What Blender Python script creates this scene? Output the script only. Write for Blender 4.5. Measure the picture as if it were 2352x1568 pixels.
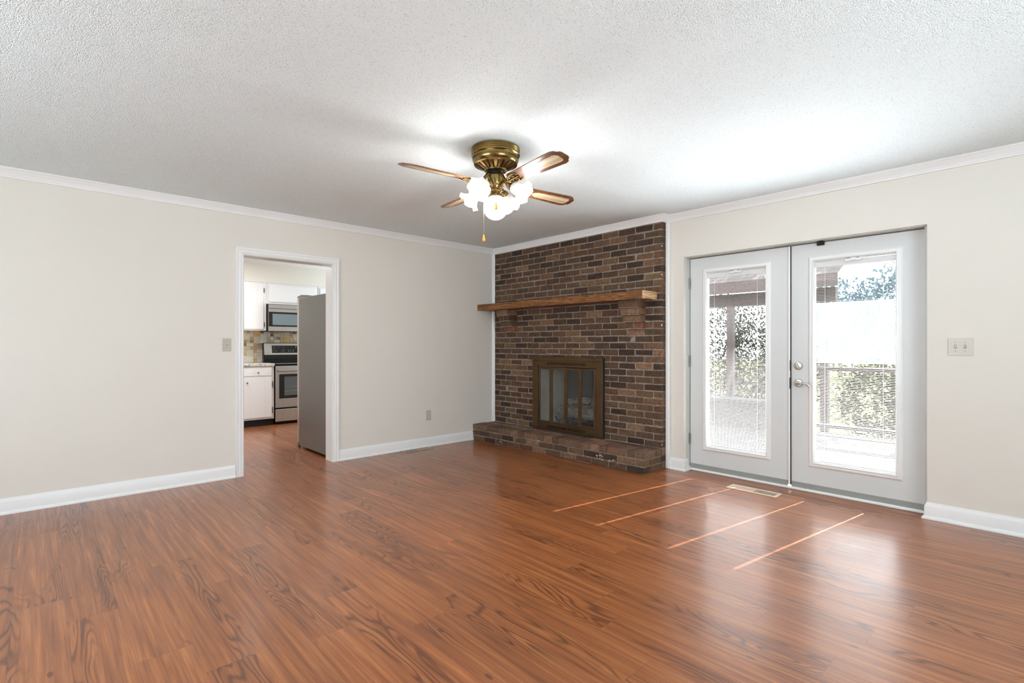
import bpy, bmesh, math, random
from mathutils import Vector, Matrix, noise as mnoise

for o in list(bpy.data.objects):
    bpy.data.objects.remove(o)
SC = bpy.context.scene
COL = SC.collection
PI = math.pi

# ------------------------------------------------------------------ camera
CAM_H = 1.2
cam_d = bpy.data.cameras.new('camera')
cam_d.sensor_fit = 'HORIZONTAL'
cam_d.sensor_width = 36.0
cam_d.lens = 36.0 * 1176.0 / 2352.0
cam_d.shift_y = 8.5 / 2352.0
cam_d.clip_start = 0.05
cam_d.clip_end = 500
cam = bpy.data.objects.new('camera', cam_d)
COL.objects.link(cam)
cam.location = (0, 0, CAM_H)
cam.rotation_euler = (PI / 2, 0, math.radians(47.07))
SC.camera = cam

# ------------------------------------------------------------------ render look
SC.view_settings.view_transform = 'Standard'
SC.view_settings.look = 'None'
SC.view_settings.gamma = 1
SC.view_settings.use_curve_mapping = False
SC.view_settings.exposure = 0.05
SC.cycles.use_denoising = True
SC.cycles.max_bounces = 10
SC.cycles.diffuse_bounces = 6
SC.cycles.glossy_bounces = 4
SC.cycles.transmission_bounces = 6
SC.cycles.transparent_max_bounces = 16
SC.cycles.caustics_reflective = False
SC.cycles.caustics_refractive = False
SC.cycles.sample_clamp_indirect = 12.0
SC.cycles.use_adaptive_sampling = True
SC.cycles.adaptive_threshold = 0.02

# ------------------------------------------------------------------ sky, sun, added fill lamps, sky portals
world = bpy.data.worlds.new('sky')
SC.world = world
world.use_nodes = True
bg = world.node_tree.nodes['Background']
bg.inputs['Color'].default_value = (0.85, 0.94, 1.0, 1)
bg.inputs['Strength'].default_value = 8.0

def light(name, kind, loc, energy, color=(1, 1, 1), rot=(0, 0, 0), size=None, size_y=None, radius=None, spread=None):
    d = bpy.data.lights.new(name, kind)
    d.energy = energy
    d.color = color
    if kind == 'AREA':
        d.shape = 'RECTANGLE'
        d.size = size
        d.size_y = size_y or size
        if spread:
            d.spread = spread
    if radius is not None and kind == 'POINT':
        d.shadow_soft_size = radius
    o = bpy.data.objects.new(name, d)
    o.location = loc
    o.rotation_euler = rot
    COL.objects.link(o)
    return o

sun_d = bpy.data.lights.new('sun', 'SUN')
sun_d.energy = 40
sun_d.angle = math.radians(0.53)
sun_d.color = (1.0, 0.985, 0.96)
sun = bpy.data.objects.new('sun', sun_d)
COL.objects.link(sun)
_az = math.radians(-98.4)
_el = math.radians(38.5)
_dir = Vector((math.cos(_az) * math.cos(_el), math.sin(_az) * math.cos(_el), -math.sin(_el)))
sun.rotation_euler = _dir.to_track_quat('-Z', 'Y').to_euler()
sun.location = (0, 20, 20)

# added fill lamps at unseen windows, tilted up to lift walls and ceiling
light('near_window_fill', 'AREA', (-2.3, -2.13, 1.45), 21, (0.71, 0.93, 1.0), (PI / 2 + .4, 0, 0), 2.6, 1.3)
light('right_window_fill', 'AREA', (2.13, 1.3, 1.45), 92, (0.71, 0.93, 1.0), (PI / 2 + 1.15, 0, PI / 2), 2.0, 1.3)
light('kitchen_end_fill', 'AREA', (-7.3, 4.93, 1.55), 50, (0.80, 0.95, 1.0), (-PI / 2, 0, 0), 1.6, 1.1)  # added fill lamp by the kitchen end wall, which has no window
light('kitchen_ceiling_fill', 'AREA', (-7.2, 1.7, 2.47), 36, (1.0, 0.98, 0.96), (0, 0, 0), 0.9, 0.5)  # added fill lamp under the kitchen ceiling, no fixture modelled
# added upward lamps inside the doors stand in for sun bounced off blind slats
for px, en in ((-2.02, 3.0), (-1.106, 5.2)):
    light('blind_bounce_fill', 'AREA', (px, 4.585, .85), en, (0.86, 0.95, 1.0), (math.radians(-140), 0, 0), 0.52, 0.14, spread=math.radians(80))
for nm, px in (('left_leaf_sky_portal', -2.02), ('right_leaf_sky_portal', -1.106)):
    p = light(nm, 'AREA', (px, 4.72, 1.07), 1, (1, 1, 1), (-PI / 2, 0, 0), 0.56, 1.66)
    p.data.cycles.is_portal = True

# ------------------------------------------------------------------ colour + material helpers
def lin(c):
    def f(v):
        v /= 255.0
        return v / 12.92 if v <= 0.04045 else ((v + 0.055) / 1.055) ** 2.4
    return tuple(f(v) for v in c) + (1.0,)

class NT:
    def __init__(self, name):
        self.m = bpy.data.materials.new(name)
        self.m.use_nodes = True
        self.t = self.m.node_tree
        self.bsdf = self.t.nodes['Principled BSDF']
        self.out = self.t.nodes['Material Output']
    def n(self, typ, ins=None, **props):
        nd = self.t.nodes.new(typ)
        for k, v in props.items():
            setattr(nd, k, v)
        for k, v in (ins or {}).items():
            self.set(nd, k, v)
        return nd
    def set(self, nd, k, v):
        s = nd.inputs[k]
        if isinstance(v, bpy.types.NodeSocket):
            self.t.links.new(v, s)
        elif isinstance(v, bpy.types.Node):
            self.t.links.new(v.outputs[0], s)
        else:
            s.default_value = v
    def math(self, op, a, b=None, c=None, clamp=False):
        nd = self.n('ShaderNodeMath', operation=op, use_clamp=clamp)
        self.set(nd, 0, a)
        if b is not None:
            self.set(nd, 1, b)
        if c is not None:
            self.set(nd, 2, c)
        return nd.outputs[0]
    def mix(self, f, a, b, blend='MIX'):
        nd = self.n('ShaderNodeMix', data_type='RGBA', blend_type=blend)
        self.set(nd, 0, f)
        self.set(nd, 6, a)
        self.set(nd, 7, b)
        return nd.outputs[2]
    def ramp(self, f, stops):
        nd = self.n('ShaderNodeValToRGB')
        self.set(nd, 0, f)
        cr = nd.color_ramp
        while len(cr.elements) < len(stops):
            cr.elements.new(0.5)
        for e, (p, c) in zip(cr.elements, stops):
            e.position = p
            e.color = c if len(c) == 4 else tuple(c) + (1,)
        return nd.outputs[0]
    def coord(self, kind='Object', scale=(1, 1, 1), loc=(0, 0, 0)):
        tc = self.n('ShaderNodeTexCoord')
        mp = self.n('ShaderNodeMapping')
        self.t.links.new(tc.outputs[kind], mp.inputs[0])
        mp.inputs['Scale'].default_value = scale
        mp.inputs['Location'].default_value = loc
        return mp.outputs[0]
    def noise(self, vec, scale, detail=2.0, rough=0.5, dist=0.0, out=0):
        nd = self.n('ShaderNodeTexNoise', {'Scale': scale, 'Detail': detail, 'Roughness': rough, 'Distortion': dist})
        self.t.links.new(vec, nd.inputs['Vector'])
        return nd.outputs[out]
    def bump(self, h, strength=0.3, dist=0.01):
        nd = self.n('ShaderNodeBump', {'Strength': strength, 'Distance': dist, 'Height': h})
        self.t.links.new(nd.outputs[0], self.bsdf.inputs['Normal'])
    def base(self, v):
        self.set(self.bsdf, 'Base Color', v)
    def p(self, **k):
        for a, v in k.items():
            self.set(self.bsdf, a.replace('_', ' '), v)

def plain(name, rgb, rough=0.5, metal=0.0, var=0.04, scale=6.0, bump=0.0, bscale=200.0, spec=None):
    """painted / moulded surface with slight procedural mottling"""
    m = NT(name)
    v = m.coord('Object')
    f = m.noise(v, scale, 3)
    c = lin(rgb)
    dk = tuple(x * (1 - var) for x in c[:3]) + (1,)
    lt = tuple(min(1, x * (1 + var)) for x in c[:3]) + (1,)
    m.base(m.mix(f, dk, lt))
    m.p(Roughness=rough, Metallic=metal)
    if spec is not None:
        m.set(m.bsdf, 'Specular IOR Level', spec)
    if bump:
        m.bump(m.noise(v, bscale, 2), bump, 0.002)
    return m.m

M = {}
M['wall'] = plain('wall_paint', (226, 221, 213), 0.7, var=0.01, bump=0.12, bscale=350)
M['kwall'] = plain('kitchen_wall_paint', (232, 228, 218), 0.7, var=0.01)
M['trim'] = plain('white_gloss_trim', (236, 236, 236), 0.32, var=0.012, bump=0.03, bscale=60)
M['trimgrey'] = plain('grey_jamb_paint', (205, 206, 203), 0.4, var=0.02)
M['door'] = plain('grey_white_door_paint', (215, 217, 217), 0.38, var=0.012, bump=0.05, bscale=90)
M['sweep'] = plain('grey_door_sweep', (150, 152, 148), 0.5, var=0.05)
M['dark'] = plain('dark_gap_rubber', (38, 36, 34), 0.6)
M['black'] = plain('black_recess', (8, 8, 8), 0.8)
M['blind'] = plain('white_blind_enamel', (235, 235, 235), 0.45, var=0.01)
M['cabinet'] = plain('white_cabinet_paint', (240, 240, 240), 0.35, var=0.012)
M['plate_beige'] = plain('almond_plastic', (190, 182, 166), 0.35, var=0.02)
M['plate_tan'] = plain('ivory_plastic', (208, 202, 193), 0.35, var=0.02)
M['vent_beige'] = plain('beige_metal_register', (222, 200, 180), 0.35, var=0.03)
M['vent_tan'] = plain('tan_metal_register', (158, 138, 118), 0.4, var=0.03)
M['nickel'] = plain('satin_nickel', (196, 190, 180), 0.28, metal=1.0, var=0.03)
M['hinge'] = plain('dull_steel_hinge', (135, 132, 124), 0.4, metal=0.9, var=0.08)
M['darkmetal'] = plain('blackened_metal', (32, 30, 28), 0.4, metal=0.7)
M['chrome'] = plain('chrome', (200, 200, 200), 0.15, metal=1.0)

# ceiling: popcorn plaster
m = NT('popcorn_ceiling')
v = m.coord('Object')
vor = m.n('ShaderNodeTexVoronoi', {'Scale': 185.0, 'Randomness': 1.0}, feature='F1')
vor2 = m.n('ShaderNodeTexVoronoi', {'Scale': 92.0, 'Randomness': 1.0}, feature='F1')
m.t.links.new(v, vor2.inputs['Vector'])
m.t.links.new(v, vor.inputs['Vector'])
nz = m.noise(v, 60, 3, 0.6)
pit = m.math('LESS_THAN', vor2.outputs['Distance'], m.math('MULTIPLY', nz, 0.42))
h = m.math('SUBTRACT', m.math('SUBTRACT', 1.0, m.math('MULTIPLY', vor.outputs['Distance'], 1.1)), m.math('MULTIPLY', pit, 0.7))
m.base(m.mix(pit, lin((234, 243, 246)), lin((204, 211, 213))))  # pits also coloured darker, painting in the shade between the granules
m.p(Roughness=0.9)
m.set(m.bsdf, 'Specular IOR Level', 0.1)
m.bump(h, 0.65, 0.0045)
M['ceiling'] = m.m
M['kceiling'] = plain('smooth_kitchen_ceiling', (235, 235, 236), 0.9, var=0.01, bump=0.3, bscale=120)

# floor: reddish-brown vinyl planks laid along X
m = NT('vinyl_plank_floor')
tc = m.n('ShaderNodeTexCoord')
sep = m.n('ShaderNodeSeparateXYZ')
m.t.links.new(tc.outputs['Object'], sep.inputs[0])
X, Y = sep.outputs[0], sep.outputs[1]
PW, PL = 0.1797, 1.215
ry = m.math('DIVIDE', m.math('SUBTRACT', Y, 2.256), PW)
row = m.math('FLOOR', ry)
fy = m.math('FRACT', ry)
wn = m.n('ShaderNodeTexWhiteNoise', noise_dimensions='1D')
m.set(wn, 'W', row)
rx = m.math('DIVIDE', m.math('ADD', X, m.math('MULTIPLY', wn.outputs[0], PL * 3)), PL)
colx = m.math('FLOOR', rx)
fx = m.math('FRACT', rx)
cmb = m.n('ShaderNodeCombineXYZ', {0: row, 1: colx, 2: 0.0})
wn2 = m.n('ShaderNodeTexWhiteNoise', noise_dimensions='3D')
m.t.links.new(cmb.outputs[0], wn2.inputs[0])
pid = wn2.outputs[0]
gv = m.n('ShaderNodeCombineXYZ', {0: m.math('ADD', m.math('MULTIPLY', X, 0.75), m.math('MULTIPLY', pid, 37.0)),
                                  1: m.math('MULTIPLY', Y, 5.0), 2: m.math('MULTIPLY', pid, 19.0)})
n1 = m.noise(gv.outputs[0], 1.25, 2.0, 0.45, 0.35)
rings = m.math('SINE', m.math('MULTIPLY', n1, 125.0))
rings = m.math('POWER', m.math('MULTIPLY_ADD', rings, 0.5, 0.5), 2.6)
maskn = m.noise(gv.outputs[0], 0.8, 1.0)
rmask = m.ramp(maskn, [(0.53, (0, 0, 0, 1)), (0.62, (1, 1, 1, 1))])
fine = m.n('ShaderNodeCombineXYZ', {0: m.math('MULTIPLY', X, 3.0), 1: m.math('MULTIPLY', Y, 120.0), 2: pid})
nf = m.noise(fine.outputs[0], 1.0, 4.0, 0.65)
mid = m.n('ShaderNodeCombineXYZ', {0: m.math('ADD', m.math('MULTIPLY', X, 1.1), m.math('MULTIPLY', pid, 11.0)), 1: m.math('MULTIPLY', Y, 27.0), 2: pid})
nm_ = m.noise(mid.outputs[0], 1.4, 3.0, 0.55, 0.3)
tone = m.ramp(nm_, [(0.28, lin((128, 72, 39))), (0.5, lin((157, 92, 50))), (0.72, lin((182, 114, 66)))])
tone = m.mix(m.math('MULTIPLY', m.math('SUBTRACT', nf, 0.40), 1.5, clamp=True), tone, lin((92, 52, 32)))
pt = m.ramp(pid, [(0.0, (0.90, 0.89, 0.88, 1)), (0.5, (0.98, 0.98, 0.98, 1)), (1.0, (1.08, 1.07, 1.05, 1))])
tone = m.mix(1.0, tone, pt, 'MULTIPLY')
rm = m.math('MULTIPLY', m.math('MULTIPLY', rings, rmask), 0.75)
tone = m.mix(rm, tone, lin((80, 42, 24)))
# knots
kv = m.n('ShaderNodeCombineXYZ', {0: m.math('MULTIPLY', X, 1.0), 1: m.math('MULTIPLY', Y, 2.6), 2: 0.0})
vk = m.n('ShaderNodeTexVoronoi', {'Scale': 2.4})
m.t.links.new(kv.outputs[0], vk.inputs['Vector'])
kn = m.math('LESS_THAN', m.math('ADD', vk.outputs['Distance'], m.math('MULTIPLY', nf, 0.05)), 0.075)
tone = m.mix(m.math('MULTIPLY', kn, 0.6), tone, lin((60, 34, 24)))
seam = m.math('MAXIMUM', m.math('LESS_THAN', fy, 0.009), m.math('LESS_THAN', fx, 0.0017))
tone = m.mix(m.math('MULTIPLY', seam, 0.45), tone, lin((70, 42, 30)))
m.base(tone)
# dull scuff film on part of the floor
scf = m.ramp(m.noise(tc.outputs['Object'], 0.9, 3.0, 0.6, 1.0), [(0.55, (0, 0, 0, 1)), (0.75, (1, 1, 1, 1))])
rg = m.math('ADD', m.math('MULTIPLY_ADD', nf, 0.12, 0.30), m.math('MULTIPLY', scf, 0.06))
m.set(m.bsdf, 'Roughness', rg)
m.set(m.bsdf, 'IOR', 1.40)
m.set(m.bsdf, 'Coat Weight', 0.5)
m.set(m.bsdf, 'Coat Roughness', 0.21)
hgt = m.math('SUBTRACT', m.math('MULTIPLY', nf, 0.5), m.math('MULTIPLY', seam, 1.2))
m.bump(hgt, 0.28, 0.0015)
M['floor'] = m.m

# brick: colour from the per-brick attribute + pits
def brick_mat(name, bumps=0.5):
    m = NT(name)
    at = m.n('ShaderNodeAttribute', attribute_name='Col')
    v = m.coord('Object')
    n = m.noise(v, 38, 5, 0.7)
    n2 = m.noise(v, 16, 3, 0.6)
    c = m.mix(1.0, at.outputs['Color'], m.ramp(n, [(0.28, (0.45, 0.42, 0.40, 1)), (0.48, (0.95, 0.95, 0.95, 1)), (0.72, (1.5, 1.4, 1.3, 1))]), 'MULTIPLY')
    c = m.mix(m.ramp(n2, [(0.56, (0, 0, 0, 1)), (0.68, (0.5, 0.5, 0.5, 1))]), c, lin((88, 70, 58)))
    m.base(c)
    m.p(Roughness=0.8)
    m.bump(n, bumps, 0.006)
    return m.m
M['brick'] = brick_mat('rustic_brown_brick')
m = NT('grey_mortar')
v = m.coord('Object')
m.base(m.ramp(m.noise(v, 18, 5, 0.7), [(0.35, lin((116, 105, 93))), (0.7, lin((164, 153, 140)))]))
m.p(Roughness=0.95)
m.bump(m.noise(v, 160, 3), 0.6, 0.004)
M['mortar'] = m.m

def wood(name, dark, mid_, light_, axis='X', rough=0.4, scale=1.0, metal=0):
    m = NT(name)
    s = {'X': (1.2, 14, 14), 'Y': (14, 1.2, 14), 'Z': (14, 14, 1.2)}[axis]
    v = m.coord('Object', tuple(a * scale for a in s))
    n = m.noise(v, 1.6, 3, 0.55, 1.2)
    r = m.math('SINE', m.math('MULTIPLY', n, 34.0))
    f = m.math('MULTIPLY_ADD', r, 0.25, m.math('MULTIPLY', n, 0.9))
    m.base(m.ramp(f, [(0.1, lin(dark)), (0.45, lin(mid_)), (0.8, lin(light_))]))
    m.p(Roughness=rough)
    return m.m
M['mantel'] = wood('stained_oak_mantel', (74, 44, 20), (126, 78, 36), (156, 102, 50))
M['mantel_end'] = wood('pale_oak_end_grain', (120, 92, 66), (190, 150, 106), (214, 178, 134), 'Y', scale=1.3)
M['blade'] = wood('walnut_blade_veneer', (86, 54, 34), (108, 69, 44), (128, 84, 54), rough=0.3)
M['deckwood'] = plain('weathered_deck_board', (76, 74, 73), 0.95, var=0.25, scale=1.2, spec=0.0)
M['brownwood'] = plain('brown_stained_timber', (42, 29, 27), 0.7, var=0.15, scale=4)
m = NT('ceramic_log_bark')
v = m.coord('Object', (9, 70, 70))
n = m.noise(v, 1.0, 4, 0.7, 0.5)
m.base(m.ramp(n, [(0.32, lin((84, 70, 58))), (0.48, lin((150, 132, 112))), (0.66, lin((204, 188, 166)))]))
m.p(Roughness=0.9)
m.bump(n, 1.0, 0.012)
M['log'] = m.m
M['log_end'] = plain('ceramic_log_face', (188, 160, 132), 0.9, var=0.2, scale=30, bump=0.5, bscale=60)
M['firebrick'] = plain('beige_firebox_panel', (214, 204, 184), 0.9, var=0.18, scale=9, bump=0.4, bscale=30)

m = NT('antique_brass')
v = m.coord('Object')
m.base(m.mix(m.noise(v, 9, 3), lin((112, 92, 52)), lin((168, 142, 88))))
m.p(Metallic=1.0, Roughness=0.24)
M['brass'] = m.m
m = NT('bronzed_brass_frame')
v = m.coord('Object')
m.base(m.mix(m.noise(v, 7, 3), lin((78, 60, 42)), lin((112, 88, 62))))
m.p(Metallic=0.85, Roughness=0.42)
M['bronze'] = m.m
m = NT('brushed_stainless')
v = m.coord('Object', (3, 220, 3))
m.base(m.mix(m.noise(v, 1, 2), lin((188, 184, 180)), lin((212, 208, 204))))
m.p(Metallic=0.9, Roughness=0.3)
M['steel'] = m.m
m = NT('textured_grey_fridge_side')
v = m.coord('Object')
m.base(lin((114, 114, 114)))
m.p(Metallic=0.25, Roughness=0.33)
m.bump(m.noise(v, 140, 2), 0.25, 0.003)
M['fridge'] = m.m
M['ctrl'] = plain('black_glass_panel', (22, 22, 22), 0.12)
M['ovenglass'] = plain('grey_oven_window', (92, 98, 98), 0.08)
M['mwglass'] = plain('blue_grey_microwave_window', (120, 134, 140), 0.08)
M['mark'] = plain('grey_print', (150, 150, 150), 0.5)
M['markdark'] = plain('faint_grey_print', (172, 172, 172), 0.5)

m = NT('speckled_laminate_counter')
v = m.coord('Object')
m.base(m.ramp(m.noise(v, 34, 4, 0.7, 0.6), [(0.35, lin((120, 102, 88))), (0.5, lin((216, 208, 198))), (0.7, lin((236, 232, 226)))]))
m.p(Roughness=0.25)
M['counter'] = m.m
m = NT('tumbled_stone_tile')
at = m.n('ShaderNodeAttribute', attribute_name='Col')
v = m.coord('Object')
n = m.noise(v, 60, 3, 0.6)
m.base(m.mix(1.0, at.outputs['Color'], m.ramp(n, [(0.3, (0.75, 0.72, 0.7, 1)), (0.7, (1.12, 1.12, 1.12, 1))]), 'MULTIPLY'))
m.p(Roughness=0.5)
M['tile'] = m.m
m = NT('cane_insert')
v = m.coord('Object', (1, 1, 1))
vor = m.n('ShaderNodeTexVoronoi', {'Scale': 95.0, 'Randomness': 0.0})
m.t.links.new(v, vor.inputs['Vector'])
m.base(m.ramp(vor.outputs['Distance'], [(0.28, lin((110, 86, 62))), (0.42, lin((206, 186, 152)))]))
m.p(Roughness=0.5)
M['cane'] = m.m

def pane_mat(name, tint=(1, 1, 1, 1), gloss=0.06, rough=0.0):
    m = NT(name)
    tr = m.n('ShaderNodeBsdfTransparent', {'Color': tint})
    gl = m.n('ShaderNodeBsdfGlossy', {'Roughness': rough})
    lw = m.n('ShaderNodeLayerWeight', {'Blend': 0.5})
    f = m.math('ADD', m.math('MULTIPLY', m.math('POWER', lw.outputs['Facing'], 5.0), 0.9), gloss * 0.5, clamp=True)
    mx = m.n('ShaderNodeMixShader', {0: f})
    m.t.links.new(tr.outputs[0], mx.inputs[1])
    m.t.links.new(gl.outputs[0], mx.inputs[2])
    m.t.links.new(mx.outputs[0], m.out.inputs[0])
    return m.m
M['glass'] = pane_mat('clear_door_glass')
M['fireglass'] = pane_mat('smoked_fireplace_glass', (0.86, 0.88, 0.90, 1), 0.09)

def glow(name, rgb, strength):
    m = NT(name)
    m.base(lin((245, 243, 240)))
    m.p(Roughness=0.4)
    m.set(m.bsdf, 'Emission Color', lin(rgb))
    m.set(m.bsdf, 'Emission Strength', strength)
    return m.m
M['shade'] = glow('lit_frosted_glass', (255, 250, 242), 2.2)
M['neck'] = glow('frosted_glass_neck', (255, 236, 214), 0.05)
M['fob'] = glow('amber_wood_fob', (226, 136, 30), 0.0)
M['fob'].node_tree.nodes['Principled BSDF'].inputs['Base Color'].default_value = lin((224, 140, 40))

def leaf_mat(name, a, b, trans=0.5):
    m = NT(name)
    g = m.n('ShaderNodeNewGeometry')
    v = m.coord('Object')
    c = m.mix(m.noise(v, 5, 2), lin(a), lin(b))
    df = m.n('ShaderNodeBsdfDiffuse', {'Color': c})
    tl = m.n('ShaderNodeBsdfTranslucent', {'Color': c})
    mx = m.n('ShaderNodeMixShader', {0: trans})
    m.t.links.new(df.outputs[0], mx.inputs[1])
    m.t.links.new(tl.outputs[0], mx.inputs[2])
    m.t.links.new(mx.outputs[0], m.out.inputs[0])
    return m.m
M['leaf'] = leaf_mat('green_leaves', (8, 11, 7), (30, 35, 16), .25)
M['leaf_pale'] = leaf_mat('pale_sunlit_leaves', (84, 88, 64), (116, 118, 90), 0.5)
M['leaf_hazed'] = leaf_mat('far_hazed_leaves', (56, 76, 84), (74, 96, 104), 0.2)  # distance haze painted into the leaf colour as a blue tint
M['cord'] = leaf_mat('white_translucent_cord', (240, 240, 240), (245, 245, 245), .6)
M['bark'] = plain('grey_bark', (92, 80, 70), 0.9, var=0.3)
M['lawn'] = plain('dry_pale_lawn', (96, 94, 70), 0.95, var=0.25, scale=1.5, spec=0.0)
M['shingle'] = plain('pinkish_grey_shingles', (66, 56, 55), 0.9, var=0.25, scale=9, bump=0.6, bscale=30)
M['siding'] = plain('pale_grey_siding', (60, 58, 56), 0.8)

# ------------------------------------------------------------------ mesh helpers
class MB:
    def __init__(self):
        self.v = []; self.f = []; self.mi = []; self.col = []
        self.xf = Matrix.Identity(4); self.m = 0; self.c = None
    def add(self, vs, fs):
        o = len(self.v)
        self.v += [tuple(self.xf @ Vector(p)) for p in vs]
        for f in fs:
            self.f.append([o + i for i in f]); self.mi.append(self.m); self.col.append(self.c)
        return self
    def box(self, x0, x1, y0, y1, z0, z1, b=0.0, jit=0.0, rnd=None):
        if b <= 0:
            vs = [(x, y, z) for x in (x0, x1) for y in (y0, y1) for z in (z0, z1)]
            fs = [(0, 1, 3, 2), (4, 6, 7, 5), (0, 4, 5, 1), (2, 3, 7, 6), (0, 2, 6, 4), (1, 5, 7, 3)]
            return self.add(vs, fs)
        lo = (x0, y0, z0); hi = (x1, y1, z1)
        b = min(b, *(0.49 * (h - l) for l, h in zip(lo, hi)))
        vs = []
        for c in range(8):
            s = (c & 1, c >> 1 & 1, c >> 2 & 1)
            j = [rnd.uniform(-jit, jit) for _ in range(3)] if jit else (0, 0, 0)
            for a in range(3):
                p = []
                for k in range(3):
                    val = hi[k] if s[k] else lo[k]
                    if k != a:
                        val += -b if s[k] else b
                    p.append(val + j[k])
                vs.append(tuple(p))
        V = lambda c, a: c * 3 + a
        fs = []
        for a in range(3):
            u, w = (a + 1) % 3, (a + 2) % 3
            for s in (0, 1):
                cs = [(s << a) | (i << u) | (j2 << w) for i, j2 in ((0, 0), (1, 0), (1, 1), (0, 1))]
                fs.append([V(c, a) for c in cs])
        for a, bb in ((0, 1), (1, 2), (0, 2)):
            t = 3 - a - bb
            for sa in (0, 1):
                for sb in (0, 1):
                    c0 = (sa << a) | (sb << bb); c1 = c0 | (1 << t)
                    fs.append([V(c0, a), V(c1, a), V(c1, bb), V(c0, bb)])
        for c in range(8):
            fs.append([V(c, 0), V(c, 1), V(c, 2)])
        return self.add(vs, fs)
    def lathe(self, prof, segs=32, caps=True, ruff=None):
        """prof = [(r, z)] about local Z"""
        vs = []; n = len(prof)
        for i in range(segs):
            a = 2 * PI * i / segs
            for k, (r, z) in enumerate(prof):
                if ruff:
                    dr, dz = ruff(k, a)
                    rr, zz = r + dr, z + dz
                else:
                    rr, zz = r, z
                vs.append((rr * math.cos(a), rr * math.sin(a), zz))
        fs = []
        for i in range(segs):
            j = (i + 1) % segs
            for k in range(n - 1):
                fs.append((i * n + k, j * n + k, j * n + k + 1, i * n + k + 1))
        if caps:
            if prof[0][0] > 1e-6:
                fs.append([i * n for i in range(segs)])
            if prof[-1][0] > 1e-6:
                fs.append([i * n + n - 1 for i in range(segs)][::-1])
        return self.add(vs, fs)
    def tube(self, pts, r, segs=10, r2=None):
        pts = [Vector(p) for p in pts]
        n = len(pts); vs = []; fs = []
        prev = None
        for i, p in enumerate(pts):
            t = (pts[min(i + 1, n - 1)] - pts[max(i - 1, 0)]).normalized()
            if prev is None:
                a = t.orthogonal().normalized()
            else:
                a = (prev - t * prev.dot(t)).normalized()
            prev = a
            b = t.cross(a)
            rr = r if r2 is None else r + (r2 - r) * i / (n - 1)
            if isinstance(r, (list, tuple)):
                rr = r[i]
            for k in range(segs):
                g = 2 * PI * k / segs
                vs.append(tuple(p + (a * math.cos(g) + b * math.sin(g)) * rr))
        for i in range(n - 1):
            for k in range(segs):
                l = (k + 1) % segs
                fs.append((i * segs + k, i * segs + l, (i + 1) * segs + l, (i + 1) * segs + k))
        fs.append(list(range(segs))[::-1]); fs.append([(n - 1) * segs + k for k in range(segs)])
        return self.add(vs, fs)
    def sweep(self, path, prof, N, closed=False):
        """profile (a,b): a to the side of the path (dir x N), b along N; mitred corners"""
        path = [Vector(p) for p in path]; N = Vector(N).normalized()
        n = len(path); k = len(prof); vs = []; fs = []
        for i, p in enumerate(path):
            d1 = (p - path[i - 1]).normalized() if (closed or i > 0) else None
            d2 = (path[(i + 1) % n] - p).normalized() if (closed or i < n - 1) else None
            if d1 is None: d1 = d2
            if d2 is None: d2 = d1
            s1 = d1.cross(N); s2 = d2.cross(N)
            s = (s1 + s2)
            s = s / max(1e-6, s.dot(s1))
            for a, b in prof:
                vs.append(tuple(p + s * a + N * b))
        rng = n if closed else n - 1
        for i in range(rng):
            j = (i + 1) % n
            for q in range(k):
                w = (q + 1) % k
                fs.append((i * k + q, j * k + q, j * k + w, i * k + w))
        if not closed:
            fs.append(list(range(k))); fs.append([(n - 1) * k + q for q in range(k)][::-1])
        return self.add(vs, fs)
    def prism(self, poly, d0, d1, axis='Z'):
        n = len(poly); vs = []
        for d in (d0, d1):
            for a, b in poly:
                vs.append({'Z': (a, b, d), 'Y': (a, d, b), 'X': (d, a, b)}[axis])
        fs = [list(range(n))[::-1], [n + i for i in range(n)]]
        for i in range(n):
            j = (i + 1) % n
            fs.append((i, j, n + j, n + i))
        return self.add(vs, fs)
    def build(self, name, mats, parent=None, smooth=False, loc=(0, 0, 0)):
        me = bpy.data.meshes.new(name)
        L = Vector(loc)
        me.from_pydata([tuple(Vector(v) - L) for v in self.v], [], self.f)
        if not isinstance(mats, (list, tuple)):
            mats = [mats]
        for mm in mats:
            me.materials.append(M[mm] if isinstance(mm, str) else mm)
        me.polygons.foreach_set('material_index', self.mi)
        bm = bmesh.new(); bm.from_mesh(me)
        bmesh.ops.recalc_face_normals(bm, faces=bm.faces)
        bm.to_mesh(me); bm.free()
        if any(c is not None for c in self.col):
            at = me.color_attributes.new('Col', 'FLOAT_COLOR', 'CORNER')
            data = []
            for poly, c in zip(me.polygons, self.col):
                c = c or (0.5, 0.5, 0.5, 1)
                for _ in poly.loop_indices:
                    data += list(c)
            at.data.foreach_set('color', data)
        if smooth:
            me.polygons.foreach_set('use_smooth', [True] * len(me.polygons))
            try:
                me.set_sharp_from_angle(angle=math.radians(smooth if smooth is not True else 40))
            except Exception:
                pass
        me.update()
        o = bpy.data.objects.new(name, me)
        COL.objects.link(o)
        if parent is not None:
            o.parent = parent
            off = Vector((0, 0, 0)); q = parent
            while q is not None:
                off += Vector(q.location); q = q.parent
            o.location = L - off
        else:
            o.location = L
        return o

def empty(name, loc, label=None, cat=None, group=None, kind=None):
    o = bpy.data.objects.new(name, None)
    o.empty_display_size = 0.1
    o.location = loc
    COL.objects.link(o)
    return tag(o, label, cat, group, kind)

def tag(o, label=None, cat=None, group=None, kind=None):
    if label: o['label'] = label
    if cat: o['category'] = cat
    if group: o['group'] = group
    if kind: o['kind'] = kind
    return o

def struct(o, label, cat):
    return tag(o, label, cat, kind='structure')

def box(name, x0, x1, y0, y1, z0, z1, mat, parent=None, b=0.0):
    return MB().box(x0, x1, y0, y1, z0, z1, b).build(name, mat, parent)

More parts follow.
